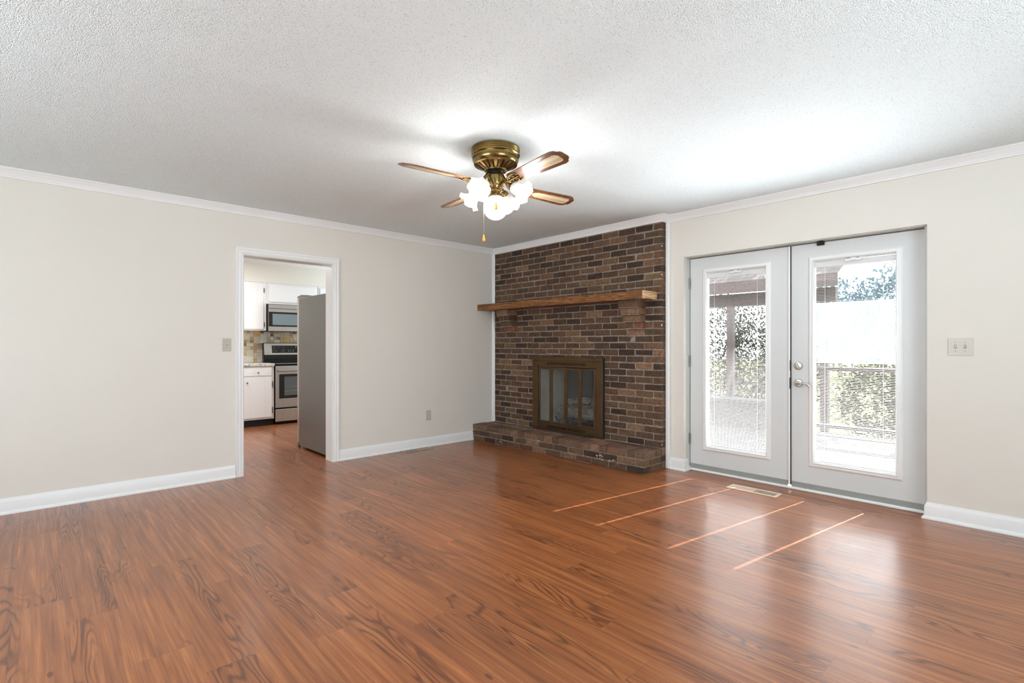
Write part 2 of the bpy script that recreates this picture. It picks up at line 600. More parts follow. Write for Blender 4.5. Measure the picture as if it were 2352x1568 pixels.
XL, YF = -5.12, 4.53            # left wall, far (door) wall
XR, YN = 2.2, -2.2              # walls behind / beside the camera
ZC = 2.46
XK = -5.26                      # kitchen side of the left wall
DY0, DY1, DZ = 1.385, 2.245, 2.04   # doorway opening in left wall

# ------------------------------------------------------------------ room shell
floor = MB().box(-9.0, XR + .1, YN - .1, 5.0, -0.12, 0.0).build('floor', 'floor')
struct(floor, 'reddish brown wood-look vinyl plank floor running through living room and kitchen', 'floor')
c = MB().box(XL - .07, XR + .1, YN - .1, YF + .2, ZC, ZC + .12).build('ceiling', 'ceiling')
struct(c, 'white popcorn textured living room ceiling', 'ceiling')
ck = MB().box(-9.0, XL - .07, -0.2, 6.0, 2.49, 2.61).build('ceiling_kitchen', 'kceiling')
struct(ck, 'white kitchen ceiling seen through the doorway', 'ceiling')

w = MB()
w.box(XK, XL, YN - .1, DY0, 0, 2.6)
w.box(XK, XL, DY1, 5.0, 0, 2.6)
w.box(XK, XL, DY0, DY1, DZ, 2.6)
struct(w.build('wall_left', 'wall'), 'off-white painted wall with the kitchen doorway', 'wall')

OX0, OX1, OZ = -2.462, -0.640, 2.040    # double door opening in far wall
w = MB()
w.box(-4.27, -3.42, YF, YF + .005, 1.0, 1.01)
w = MB()
w.box(XL, -4.30, YF, 4.75, 0, 2.6)
w.box(-3.39, OX0, YF, 4.75, 0, 2.6)
w.box(-4.30, -3.39, YF, 4.75, 1.0, 2.6)
w.box(OX0, OX1, YF, 4.75, OZ, 2.6)
w.box(OX1, XR + .1, YF, 4.75, 0, 2.6)
struct(w.build('wall_far', 'wall'), 'off-white painted wall around the double glass doors', 'wall')

w = MB()
w.box(XR, XR + .12, YN, 0.25, 0, 2.6)
w.box(XR, XR + .12, 2.35, YF, 0, 2.6)
w.box(XR, XR + .12, 0.25, 2.35, 0, 0.78)
w.box(XR, XR + .12, 0.25, 2.35, 2.12, 2.6)
struct(w.build('wall_right', 'wall'), 'off-white painted wall beside the camera with a window', 'wall')
w = MB()
w.box(XK, -3.65, YN - .12, YN, 0, 2.6)
w.box(-0.95, XR, YN - .12, YN, 0, 2.6)
w.box(-3.65, -0.95, YN - .12, YN, 0, 0.78)
w.box(-3.65, -0.95, YN - .12, YN, 2.12, 2.6)
struct(w.build('wall_near', 'wall'), 'off-white painted wall behind the camera with a wide window', 'wall')
for i, (pa, nn) in enumerate((([(-3.65, YN, .78), (-.95, YN, .78), (-.95, YN, 2.12), (-3.65, YN, 2.12)], (0, 1, 0)),
                              ([(XR, .25, .78), (XR, 2.35, .78), (XR, 2.35, 2.12), (XR, .25, 2.12)], (-1, 0, 0)))):
    f = MB().sweep(pa, [(0, 0), (.07, 0), (.07, .015), (0, .02), (-.05, .0), (-.05, -.05), (0, -.05)], nn, True)
    struct(f.build('window_%d' % (i + 1), 'trim'), 'white window frame outside the picture', 'window')

# kitchen shell
w = MB()
w.box(-8.82, -8.70, -0.2, 6.0, 0, 2.6)
struct(w.build('wall_kitchen_far', 'kwall'), 'cream kitchen wall behind the range', 'wall')
struct(MB().box(-8.7, XK, -0.2, 0.3, 0, 2.6).build('wall_kitchen_left', 'kwall'), 'cream kitchen side wall', 'wall')
struct(MB().box(-8.7, XK, 5.0, 5.12, 0, 2.6).build('wall_kitchen_right', 'kwall'), 'cream kitchen end wall', 'wall')
struct(MB().box(-8.70, -8.35, 0.3, 5.0, 2.162, 2.49).build('wall_kitchen_soffit', 'kwall'), 'cream soffit above the upper cabinets', 'soffit')
kc = MB().sweep([(-8.35, 5.0, 2.49), (-8.35, 0.3, 2.49)], [(0, 0), (-.04, 0), (-.035, -.012), (-.01, -.035), (0, -.04)], (0, 0, 1))
struct(kc.build('trim_1', 'trim'), 'narrow white crown molding in the kitchen', 'molding')

# crown molding of the living room (a = distance from wall, b = height)
CR = [(0, 0), (.05, 0), (.05, -.008), (.043, -.012), (.036, -.022), (.026, -.036), (.018, -.046), (.016, -.054), (.012, -.056), (.011, -.066), (0, -.068)]
def crown(name, path, label):
    # path runs with the wall on the left hand side so that dir x Z points into the room
    struct(MB().sweep(path, CR, (0, 0, 1)).build(name, 'trim', smooth=25), label, 'molding')
BRX0, BRX1, BRY = -5.105, -2.638, 4.435
crown('trim_2', [(XL, YN, ZC), (XL, BRY, ZC), (BRX1, BRY, ZC), (BRX1, YF, ZC), (XR, YF, ZC)],
      'white crown molding running along the ceiling over left wall, brick and doors')

# baseboards
BB = [(0, 0), (.028, 0), (.028, .008), (.022, .018), (.014, .022), (.014, .085), (.010, .096), (.006, .102), (.004, .112), (0, .113)]
def bboard(name, path, label):
    struct(MB().sweep(path, BB, (0, 0, 1)).build(name, 'trim', smooth=25), label, 'baseboard')
bboard('baseboard_left', [(XL, YN, 0), (XL, 1.327, 0)], 'white baseboard left of the kitchen doorway')
bboard('baseboard_left_far', [(XL, 2.30, 0), (XL, 4.075, 0)], 'white baseboard between kitchen doorway and brick hearth')
bboard('baseboard_far_left', [(-2.60, YF, 0), (OX0 + .0, YF, 0), (OX0, 4.60, 0)], 'short white baseboard between brick chimney and double doors')
bboard('baseboard_far_right', [(OX1, 4.585, 0), (OX1, YF, 0), (XR, YF, 0)], 'white baseboard right of the double doors')

# vertical strips beside the brick
t = MB().box(BRX1 + .002, -2.598, 4.490, YF + .0, 0, ZC - .068, .006)
struct(t.build('trim_3', 'trim'), 'white vertical strip between brick chimney and door wall', 'trim')
t = MB()
qr = [(0, 0)] + [(.030 * math.cos(a), -.030 * math.sin(a)) for a in [i * PI / 12 for i in range(7)]]
t.prism([(XL + .001 + a, BRY - .004 + b) for a, b in qr], .2, ZC - .066)
struct(t.build('trim_4', 'trim', smooth=30), 'white quarter round strip in the corner beside the brick', 'trim')

# kitchen doorway casing + jambs
CS = [(0, 0), (0, .010), (.004, .016), (.012, .018), (.018, .014), (.022, .018), (.040, .020), (.046, .016), (.050, .020), (.064, .022), (.067, .018), (.067, 0)]
f = MB()
f.sweep([(XL, DY1 - .012, 0), (XL, DY1 - .012, DZ - .010), (XL, DY0 + .012, DZ - .010), (XL, DY0 + .012, 0)], CS, (1, 0, 0))
struct(f.build('trim_5', 'trim', smooth=25), 'white fluted casing around the kitchen doorway', 'door casing')
f = MB()
f.box(XK - .012, XL + .001, DY0, DY0 + .014, 0, DZ)
f.box(XK - .012, XL + .001, DY1 - .014, DY1, 0, DZ)
f.box(XK - .012, XL + .001, DY0, DY1, DZ - .014, DZ)
struct(f.build('trim_6', 'trim'), 'white jamb lining inside the kitchen doorway', 'door jamb')

# double door frame: jambs, head, threshold
f = MB()
f.box(OX0 - .001, OX0 + .004, YF + .045, 4.70, 0, OZ)
f.box(OX1 - .022, OX1 + .001, YF + .055, 4.70, 0, OZ)
f.box(OX0, OX1, YF + .03, 4.70, OZ - .004, OZ + .001)
f.m = 1
f.box(OX0, OX1, 4.70, 4.75, 2.02, OZ)
f.box(OX0, OX0 + .02, 4.70, 4.75, 0, OZ)
f.box(OX1 - .04, OX1, 4.70, 4.75, 0, OZ)
struct(f.build('trim_7', ['trimgrey', 'dark']), 'grey painted frame of the double doors', 'door frame')
th = MB()
th.box(OX0 + .001, OX1 - .001, 4.615, 4.645, 0.0, 0.020, .006)
th.m = 1
th.box(OX0 + .001, OX1 - .001, 4.645, 4.80, 0.0, 0.012)
struct(th.build('trim_8', ['trim', 'hinge']), 'white threshold strip below the double doors', 'threshold')

# ------------------------------------------------------------------ double doors
YD0, YD1 = 4.640, 4.684
def disc(mb, x, y0, y1, z, r0, r1, segs=28):
    old = mb.xf
    mb.xf = Matrix.Translation((x, y0, z)) @ Matrix.Rotation(PI / 2, 4, 'X')
    L = abs(y1 - y0)
    mb.lathe([(0, L), (r1 * .75, L), (r1, L * .85), (r0, L * .25), (r0, 0), (0, 0)], segs)
    mb.xf = old
def make_door(name, x0, x1, gx0, gx1, label, cords, hx, hside):
    root = empty(name, ((x0 + x1) / 2, YD0, 0.03), label, 'glass door', kind='structure')
    z0, z1 = 0.034, 2.028
    gz0, gz1 = 0.245, 1.885
    s = MB()
    s.box(x0, gx0, YD0, YD1, z0, z1)
    s.box(gx1, x1, YD0, YD1, z0, z1)
    s.box(gx0, gx1, YD0, YD1, z0, gz0)
    s.box(gx0, gx1, YD0, YD1, gz1, z1)
    s.build('door_slab', 'door', root)
    P = [(-.002, 0), (-.002, .010), (.004, .016), (.012, .012), (.026, .012), (.034, .008), (.040, .002), (.040, 0)]
    lf = MB().sweep([(gx0, YD0, gz0), (gx1, YD0, gz0), (gx1, YD0, gz1), (gx0, YD0, gz1)], P, (0, -1, 0), True)
    # inner reveal of the lite frame
    for a in ((gx0, gx0 + .006, gz0, gz1), (gx1 - .006, gx1, gz0, gz1), (gx0, gx1, gz0, gz0 + .006), (gx0, gx1, gz1 - .006, gz1)):
        lf.box(a[0], a[1], YD0 + .001, YD0 + .043, a[2], a[3])
    lf.build('lite_frame', 'trim', root, smooth=25)
    for y in (YD0 + .006, YD1 - .008):
        MB().box(gx0 + .005, gx1 - .005, y, y + .003, gz0 + .005, gz1 - .005).build('glass_pane', 'glass', root)
    bl = MB()
    n = 129
    zt = gz1 - .055
    pitch = (zt - (gz0 + .020)) / n
    cuts = [gx0 + .010] + [v for cx in cords for v in (cx - .0045, cx + .0045)] + [gx1 - .010]
    yc = YD0 + .0235
    for i in range(n):
        z = gz0 + .022 + pitch * i
        for k in range(0, len(cuts), 2):
            bl.box(cuts[k], cuts[k + 1], yc - .0079, yc + .0079, z, z + .0007)
    bl.build('blind_slats', 'blind', root)
    box('blind_head_rail', gx0 + .007, gx1 - .007, yc - .010, yc + .010, zt, gz1 - .012, 'blind', root)
    box('blind_bottom_rail', gx0 + .009, gx1 - .009, yc - .007, yc + .007, gz0 + .008, gz0 + .018, 'blind', root)
    for cx in cords:
        box('ladder_cord', cx - .0012, cx + .0012, yc - .0090, yc - .0081, gz0 + .01, zt, 'cord', root)
    mx = (gx0 + gx1) / 2
    ct = MB()
    ct.box(mx - .055, mx + .055, YD0 - .004, YD0 + .006, gz1 - .030, gz1 - .004, .003)
    ct.box(mx - .012, mx + .020, YD0 - .010, YD0 - .003, gz1 - .026, gz1 - .006, .003)
    ct.m = 1
    ct.box(mx - .050, mx - .016, YD0 - .005, YD0 - .003, gz1 - .010, gz1 - .004)
    ct.box(mx + .022, mx + .045, YD0 - .005, YD0 - .003, gz1 - .010, gz1 - .004)
    ct.build('tilt_slider', ['blind', 'hinge'], root)
    sw = MB()
    sw.box(x0 + .002, x1 - .002, YD0 - .006, YD0, z0 - .012, z0 + .032, .003)
    sw.box(x0 + .002, x1 - .002, YD0 - .010, YD0, z0 - .012, z0 + .008, .002)
    sw.build('door_sweep', 'sweep', root)
    for z in (1.797, 1.047, 0.30):
        h = MB()
        h.xf = Matrix.Translation((hx, YD0 - .012, z - .05))
        for q in range(5):
            h.lathe([(0.0075, q * .0204), (0.0075, q * .0204 + .0190), (.006, q * .0204 + .0192)], 12)
        h.xf = Matrix.Identity(4)
        h.box(min(hx, hx + hside * .024), max(hx, hx + hside * .024), YD0 - .006, YD0 - .001, z - .05, z + .052)
        h.build('hinge', 'hinge', root, smooth=35)
    return root
dl = make_door('door_1', -2.452, -1.570, -2.289, -1.750, 'left grey glass door with narrow white blinds between the panes', (-2.219, -1.830), -2.453, -1)
dr = make_door('door_2', -1.548, -0.666, -1.380, -0.832, 'right grey glass door with lever handle and deadbolt', (-1.302, -0.915), -0.652, 1)
a = MB()
a.box(-1.5685, -1.5500, YD0 - .014, YD0 + .02, 0.034, 2.028, .003)
a.m = 1
a.box(-1.553, -1.5485, YD0 - .0135, YD0 + .03, 0.034, 2.028)
a.box(-1.5555, -1.5475, YD0 - .0155, YD0 - .013, .985, 1.075)
a.box(-1.5575, -1.5475, YD0 - .0165, YD0 - .013, .835, .93)
a.build('astragal', ['trim', 'dark'], dl)

k = MB()
disc(k, -1.494, YD0, YD0 - .014, 1.028, .034, .030)
k.build('deadbolt_rose', 'nickel', dr, smooth=35)
k = MB()
k.xf = Matrix.Translation((-1.494, YD0 - .014, 1.028)) @ Matrix.Rotation(math.radians(-28), 4, 'Y')
k.box(-.006, .006, -.016, .002, -.024, .024, .004)
k.build('thumb_turn', 'nickel', dr)
k = MB()
disc(k, -1.494, YD0, YD0 - .012, .887, .034, .031)
disc(k, -1.494, YD0 - .012, YD0 - .05, .887, .015, .013)
k.build('handle_rose', 'nickel', dr, smooth=35)
k = MB()
k.tube([(-1.497, YD0 - .05, .888), (-1.480, YD0 - .053, .890), (-1.455, YD0 - .055, .890), (-1.43, YD0 - .055, .889), (-1.412, YD0 - .053, .882), (-1.402, YD0 - .050, .868), (-1.400, YD0 - .048, .858)],
       [.011, .010, .008, .0075, .0078, .0075, .005], 12)
k.build('lever_handle', 'nickel', dr, smooth=50)
cb = MB()
cb.box(-1.352, -1.300, YD0 - .024, YD0 - .001, 2.004, 2.032, .003)
cb.box(-1.340, -1.308, YD0 - .030, YD0 - .004, 2.030, 2.0395, .002)
cb.box(-1.332, -1.322, YD0 - .034, YD0 - .010, 2.018, 2.036)
tag(cb.build('door_catch', 'darkmetal'), 'small black catch at the top of the right glass door', 'latch')

# ------------------------------------------------------------------ brick fireplace
R = random.Random(7)
def brick_col(bias=0.0):
    u = R.random() + bias
    pal = [((0.0, .20), (60, 42, 31)), ((.20, .44), (77, 56, 43)), ((.44, .72), (93, 68, 50)), ((.72, .88), (108, 80, 57)), ((.88, .95), (90, 60, 44)), ((.95, 9), (124, 94, 70))]
    for (a, b), cc in pal:
        if u < b:
            c = lin(cc); k = R.uniform(.85, 1.15)
            return (c[0] * k, c[1] * k * R.uniform(.95, 1.05), c[2] * k, 1)
    return lin((90, 65, 49))
ZH, CP, BH = 0.20, 0.0685, 0.0575
fp = empty('brick_fireplace', (-3.87, 4.44, 0), 'floor to ceiling dark brown brick fireplace with raised hearth in the corner', 'fireplace')
fx0, fx1, fz1 = -4.29, -3.40, 1.00
mo = MB()
mo.box(BRX0 - .012, fx0, BRY + .005, YF - .001, 0.0, ZC - .01)
mo.box(fx1, BRX1 - .007, BRY + .005, YF - .001, 0.0, ZC - .01)
mo.box(fx0, fx1, BRY + .005, YF - .001, fz1, ZC - .01)
mo.box(fx0, fx1, BRY + .005, YF - .001, 0.0, ZH - .01)
mo.build('mortar_bed', 'mortar', fp)
bw = MB()
nrow = 32
for r in range(nrow):
    z0 = ZH + .006 + CP * r
    z1 = z0 + BH
    if r == nrow - 1: z1 = min(z1, 2.392)
    x = BRX1
    first = True
    off = 0.102 if r % 2 else 0.0
    while x > BRX0:
        L = .195
        if first and off: L = .092
        xa = max(x - L - R.uniform(-.004, .004), BRX0 - .01)
        y0 = BRY + R.uniform(-.0015, .003)
        seg = [(xa, x)]
        if z1 > ZH and z0 < fz1:
            ns = []
            for s0, s1 in seg:
                if s1 <= fx0 or s0 >= fx1: ns.append((s0, s1))
                else:
                    if s0 < fx0 - .02: ns.append((s0, fx0))
                    if s1 > fx1 + .02: ns.append((fx1, s1))
            seg = ns
        for s0, s1 in seg:
            bw.c = brick_col()
            dep = YF - .0015 if first else YF - .02
            bw.box(s0, s1, y0, dep, z0 + R.uniform(-.001, .0012), z1 + R.uniform(-.001, .0012), .004, .0026, R)
        x = xa - .0105
        first = False
for r in range(3):
    z0 = .004 + CP * r * .97
    bw.c = brick_col()
    bw.box(-2.638 - .09, BRX1, BRY, YF - .0015, z0, z0 + .056, .0035)
# chipped orange spots and white flecks on the corner bricks
ch = bw
for q in range(16):
    z = ZH + .02 + CP * R.randrange(0, 32) + R.uniform(0, .03)
    s = R.uniform(.004, .011)
    ch.m = 1 if R.random() < .7 else 2
    ch.box(BRX1 - R.uniform(.004, .012), BRX1 + .0005, BRY - .001, BRY + s, z, z + s * 1.8, .002)
bw.build('brick_wall', ['brick', plain('orange_chipped_clay', (140, 76, 54), .9), plain('lime_fleck', (214, 208, 198), .9)], fp)

# corbels
def corbel(x0, x1):
    cm = MB(); cb = MB()
    fr = [4.262, 4.300, 4.338, 4.385]
    for k in range(4):
        r = 20 - k
        z0 = ZH + .006 + CP * r; z1 = z0 + BH + .004
        cm.box(x0 + .006, x1 - .006, fr[k] + .008, BRY + .012, z0 - .008, z1 + .004)
        if k % 2 == 0:
            cb.c = brick_col(.3); cb.box(x0, x1, fr[k], BRY + .004, z0, z1, .004, .002, R)
        else:
            m_ = (x0 + x1) / 2 - .008
            cb.c = brick_col(.35); cb.box(x0, m_ - .006, fr[k], BRY + .004, z0, z1, .004, .002, R)
            cb.c = lin((128, 74, 54)) if k == 3 else brick_col(.35)
            cb.box(m_ + .006, x1, fr[k], BRY + .004, z0, z1, .004, .002, R)
    o = cb.build('corbel', 'brick', fp)
    cm.build('corbel_mortar', 'mortar', o)
corbel(-4.875, -4.672)
corbel(-3.025, -2.822)

# hearth (front edge runs very slightly askew)
def hy(x): return 4.075 + (x + 5.10) / 2.462 * (4.127 - 4.075)
hm = MB(); hb = MB()
HX0, HX1 = XL + .002, -2.638
hm.prism([(HX0, hy(HX0) + .010), (HX1 - .008, hy(HX1) + .010), (HX1 - .008, BRY + .02), (HX0, BRY + .02)], 0.0, ZH - .0055)
def hbrick(xa, xb, ya, yb, za, zb, col):
    hb.c = col
    ym = hy((xa + xb) / 2) if ya is None else ya
    hb.box(xa, xb, ym + R.uniform(-.002, .003), yb, za, zb, .004, .002, R)
rowz = [(.004, .058), (.070, .126), (.138, ZH)]
for r, (za, zb) in enumerate(rowz[:2]):
    x = HX1; first = True
    while x > HX0 + .02:
        L = .195
        if first and r == 1: L = .092
        xa = max(x - L, HX0)
        hbrick(xa, x, None, hy(x) + .10, za, zb, brick_col(.05))
        x = xa - .0105; first = False
    # right end bricks
    y = hy(HX1) + .1035
    ends = [.10, .19] if r == 0 else [.19, .10]
    y = hy(HX1) + (.1035)
    while y < BRY - .03:
        yb = min(y + (.195 if r == 1 else .20), BRY - .008)
        hbrick(HX1 - .09, HX1, y, yb, za, zb, brick_col(.1))
        y = yb + .011
x = HX1
tops = [(140, 102, 80), (126, 92, 72), (116, 88, 70), (148, 112, 90), (136, 104, 84), (122, 94, 76)]
while x > HX0 + .02:
    xa = max(x - .0945, HX0)
    c = lin(tops[R.randrange(6)]); k = R.uniform(.55, .85)
    hbrick(xa, x, None, hy(x) + .198, .138, ZH, (c[0] * k, c[1] * k, c[2] * k, 1))
    x = xa - .0105
x = HX1
while x > HX0 + .02:
    xa = max(x - .195, HX0)
    c = lin(tops[R.randrange(6)]); k = R.uniform(.5, .8)
    hbrick(xa, x, hy(HX1) + .210, BRY + .0, .138, ZH, (c[0] * k, c[1] * k, c[2] * k, 1))
    x = xa - .0105
sp = hb
sp.m = 1
R2 = random.Random(3)
for cx, zc, n_, sc in ((-4.35, .10, 5, .010), (-3.98, .115, 7, .018), (-3.15, .09, 14, .012), (-2.98, .07, 9, .012), (-5.07, .10, 2, .012), (-4.6, .035, 9, .012)):
    for _ in range(n_):
        x = cx + R2.gauss(0, .028); z = min(.19, max(.006, zc + R2.gauss(0, .013))); s = sc * R2.uniform(.3, .8)
        y = hy(x)
        pts = [(x + s * math.cos(t) * R2.uniform(.5, 1.3), z + s * .7 * math.sin(t) * R2.uniform(.5, 1.2)) for t in [i * PI / 3 for i in range(6)]]
        sp.prism(pts, y - .0035, y + .006, 'Y')
ho = hb.build('hearth', ['brick', plain('cream_plaster_drips', (206, 190, 168), .9)], fp)
hm.build('hearth_mortar', 'mortar', ho)

# firebox
fb = MB()
fx0b, fx1b = fx0 + .005, fx1 - .005
fb.box(fx0b - .03, fx0b, 4.445, 4.95, ZH - .01, 1.0)
fb.box(fx1b, fx1b + .03, 4.445, 4.95, ZH - .01, 1.0)
fb.m = 1
fb.box(fx0b - .03, fx1b + .03, 4.95, 4.98, ZH - .01, 1.0)
fb.box(fx0b - .03, fx1b + .03, 4.445, 4.98, ZH - .03, ZH - .0)
fb.box(fx0b - .03, fx1b + .03, 4.54, 4.98, 1.0, 1.03)
struct(fb.build('firebox', ['firebrick', plain('sooty_firebox_back', (84, 82, 78), .9, var=.3, scale=5)]), 'beige panelled firebox cavity with sooty back behind the glass screen', 'firebox')

# mantel
mt = empty('mantel_shelf', (-3.9, 4.3, 1.643), 'thick stained wooden mantel beam across the brick above the fireplace', 'mantel')
mm = MB()
def myf(x): return 4.152 + (x + 5.12) / 2.43 * .028
mm.prism([(XL + .004, myf(XL)), (-2.696, myf(-2.69)), (-2.696, BRY - .002), (XL + .004, BRY - .002)], 1.643, 1.718)
mm.build('beam', 'mantel', mt)
mm = MB()
mm.prism([(-2.696, myf(-2.69)), (-2.690, myf(-2.69)), (-2.690, BRY - .002), (-2.696, BRY - .002)], 1.643, 1.718)
tag(mm.build('beam_end', 'mantel_end', mt), 'pale sawn end of the beam')

# glass fireplace screen
fs = empty('fireplace_screen', (-3.845, 4.40, ZH), 'bronze framed glass fireplace screen with four bifold panes', 'fireplace doors')
Y0, Y1 = 4.398, 4.434
f = MB()
f.box(-4.366, -4.276, Y0, Y1, .205, 1.020, .003)
f.box(-3.410, -3.324, Y0, Y1, .205, 1.020, .003)
f.box(-4.366, -3.324, Y0 - .004, Y1, 1.020, 1.064, .003)
f.m = 1
f.box(-3.3235, -3.318, Y0 + .004, BRY, .21, 1.06)
f.build('outer_frame', ['bronze', 'dark'], fs)
def louver(name, z0, z1, sx0, sx1, n, gap=None):
    q = MB()
    hz0 = z0 + (z1 - z0) * .25; hz1 = z0 + (z1 - z0) * .75
    q.box(-4.276, sx0, Y0 + .006, Y0 + .012, z0, z1)
    q.box(sx1, -3.410, Y0 + .006, Y0 + .012, z0, z1)
    q.box(sx0, sx1, Y0 + .006, Y0 + .012, z0, hz0)
    q.box(sx0, sx1, Y0 + .006, Y0 + .012, hz1, z1)
    st = (sx1 - sx0) / n
    for i in range(n):
        xx = sx0 + st * i
        if gap and gap[0] < xx < gap[1]:
            q.box(xx, xx + st, Y0 + .006, Y0 + .012, hz0, hz1)
        else:
            q.box(xx, xx + st * .5, Y0 + .006, Y0 + .012, hz0, hz1)
    q.m = 1
    q.box(-4.276, -3.410, Y0 + .020, Y0 + .024, z0, z1)
    return q.build(name, ['bronze', 'black'], fs)
louver('upper_vent_panel', .950, 1.020, -4.13, -3.552, 48)
louver('lower_vent_panel', .210, .288, -4.14, -3.56, 48, (-3.89, -3.815))
k = MB()
disc(k, -3.853, Y0 + .006, Y0 - .018, .252, .011, .012, 16)
k.build('damper_knob', 'darkmetal', fs, smooth=40)
edges = [-4.270, -4.070, -3.843, -3.638, -3.416]
for i in range(4):
    a0, a1 = edges[i] + .002, edges[i + 1] - .002
    d = MB()
    zz0, zz1 = .292, .942
    wv = .022
    d.box(a0, a0 + wv, Y0 + .004, Y0 + .018, zz0, zz1, .002)
    d.box(a1 - wv, a1, Y0 + .004, Y0 + .018, zz0, zz1, .002)
    d.box(a0 + wv, a1 - wv, Y0 + .004, Y0 + .018, zz0, zz0 + .02, .002)
    d.box(a0 + wv, a1 - wv, Y0 + .004, Y0 + .018, zz1 - .022, zz1, .002)
    do = d.build('bifold_door', 'bronze', fs)
    MB().box(a0 + wv, a1 - wv, Y0 + .010, Y0 + .013, zz0 + .02, zz1 - .022).build('glass_pane', 'fireglass', do)
# log set
def log_mesh(p0, p1, r, seed, name, label):
    rr = random.Random(seed)
    p0, p1 = Vector(p0), Vector(p1)
    n = 30
    pts = [p0.lerp(p1, i / (n - 1)) + Vector((0, rr.uniform(-.006, .006), rr.uniform(-.006, .006))) for i in range(n)]
    rad = [r * (rr.uniform(.95, 1.04)) for _ in range(n)]
    mb = MB(); mb.tube(pts, rad, 28)
    vs = []
    for v in mb.v:
        k = mnoise.noise(Vector(v) * 26) * .012 + mnoise.noise(Vector((v[0] * 20, v[1] * 90, v[2] * 90))) * .008
        q = Vector(v)
        vs.append((q.x + k, q.y + k, q.z + k))
    mb.v = vs
    mb.mi = [0] * (len(mb.f) - 2) + [1, 1]
    o = mb.build(name, ['log', 'log_end'], smooth=60)
    return tag(o, label, 'log', 'ceramic logs in the fireplace')
log_mesh((-4.16, 4.68, .420), (-3.50, 4.60, .415), .060, 1, 'ceramic_log', 'long grey ceramic log lying lowest in front on the fireplace grate')
log_mesh((-4.06, 4.82, .420), (-3.48, 4.82, .420), .060, 2, 'ceramic_log', 'grey ceramic log at the back of the fireplace grate')
log_mesh((-4.06, 4.72, .520), (-3.70, 4.75, .565), .035, 3, 'ceramic_log', 'pale slanting ceramic log on top of the fireplace log pile')
log_mesh((-3.66, 4.66, .532), (-3.48, 4.76, .520), .054, 4, 'ceramic_log', 'short knotty ceramic log at the right of the fireplace')
g = MB()
for i in range(6):
    x = -4.08 + i * .12
    g.tube([(x, 4.50, .36), (x, 4.53, .315), (x, 4.84, .315)], .007, 8)
for y in (4.56, 4.80):
    g.tube([(-4.12, y, .305), (-3.44, y, .305)], .008, 8)
for x in (-4.08, -3.48):
    for y in (4.56, 4.80):
        g.tube([(x, y, .305), (x, y, ZH + .001)], .008, 8)
tag(g.build('fire_grate', 'darkmetal', smooth=50), 'black iron grate carrying the ceramic logs in the firebox', 'grate')

# ------------------------------------------------------------------ switches, outlet, registers
def local(o_xf, mb): mb.xf = o_xf; return mb
XW = Matrix.Translation((XL, 0, 0))
sw = empty('light_switch', (XL, 1.258, 1.2025), 'small almond single light switch plate left of the kitchen doorway', 'light switch')
box('plate', XL, XL + .005, 1.222, 1.294, 1.145, 1.26, 'plate_beige', sw, .003)
b = MB(); b.xf = Matrix.Translation((XL + .005, 1.258, 1.2025)) @ Matrix.Rotation(math.radians(28), 4, 'Y')
b.box(-.004, .016, -.005, .005, -.004, .006, .002); b.build('toggle', 'plate_beige', sw)
for z in (1.232, 1.173):
    box('screw', XL + .004, XL + .0062, 1.2555, 1.2605, z - .0025, z + .0025, 'hinge', sw)
sw = empty('light_switch', (-.464, YF, 1.1895), 'wide ivory double light switch plate right of the glass doors', 'light switch')
box('plate', -.529, -.399, YF - .005, YF, 1.130, 1.249, 'plate_tan', sw, .003)
for x in (-.490, -.441):
    box('toggle_slot', x - .006, x + .006, YF - .0062, YF - .004, 1.178, 1.203, 'hinge', sw)
    b = MB(); b.xf = Matrix.Translation((x, YF - .005, 1.193)) @ Matrix.Rotation(math.radians(28), 4, 'X')
    b.box(-.0045, .0045, -.016, .004, -.004, .006, .002); b.build('toggle', 'plate_tan', sw)
    for z in (1.219, 1.160):
        box('screw', x - .003, x + .003, YF - .0062, YF - .004, z - .0025, z + .0025, 'hinge', sw)
ot = empty('wall_outlet', (XL, 3.412, .368), 'almond duplex power outlet low on left wall near the hearth', 'outlet')
box('plate', XL, XL + .005, 3.379, 3.446, .310, .428, 'plate_beige', ot, .003)
for z in (.393, .345):
    q = MB(); q.xf = Matrix.Translation((XL + .005, 3.4125, z)) @ Matrix.Rotation(PI / 2, 4, 'Y')
    q.lathe([(0, .002), (.014, .002), (.016, 0)], 20)
    q.xf = Matrix.Identity(4); q.m = 1
    for dy in (-.006, .006):
        q.box(XL + .0068, XL + .0074, 3.4125 + dy - .0012, 3.4125 + dy + .0012, z - .003, z + .006)
    q.build('socket', ['plate_tan', 'dark'], ot)

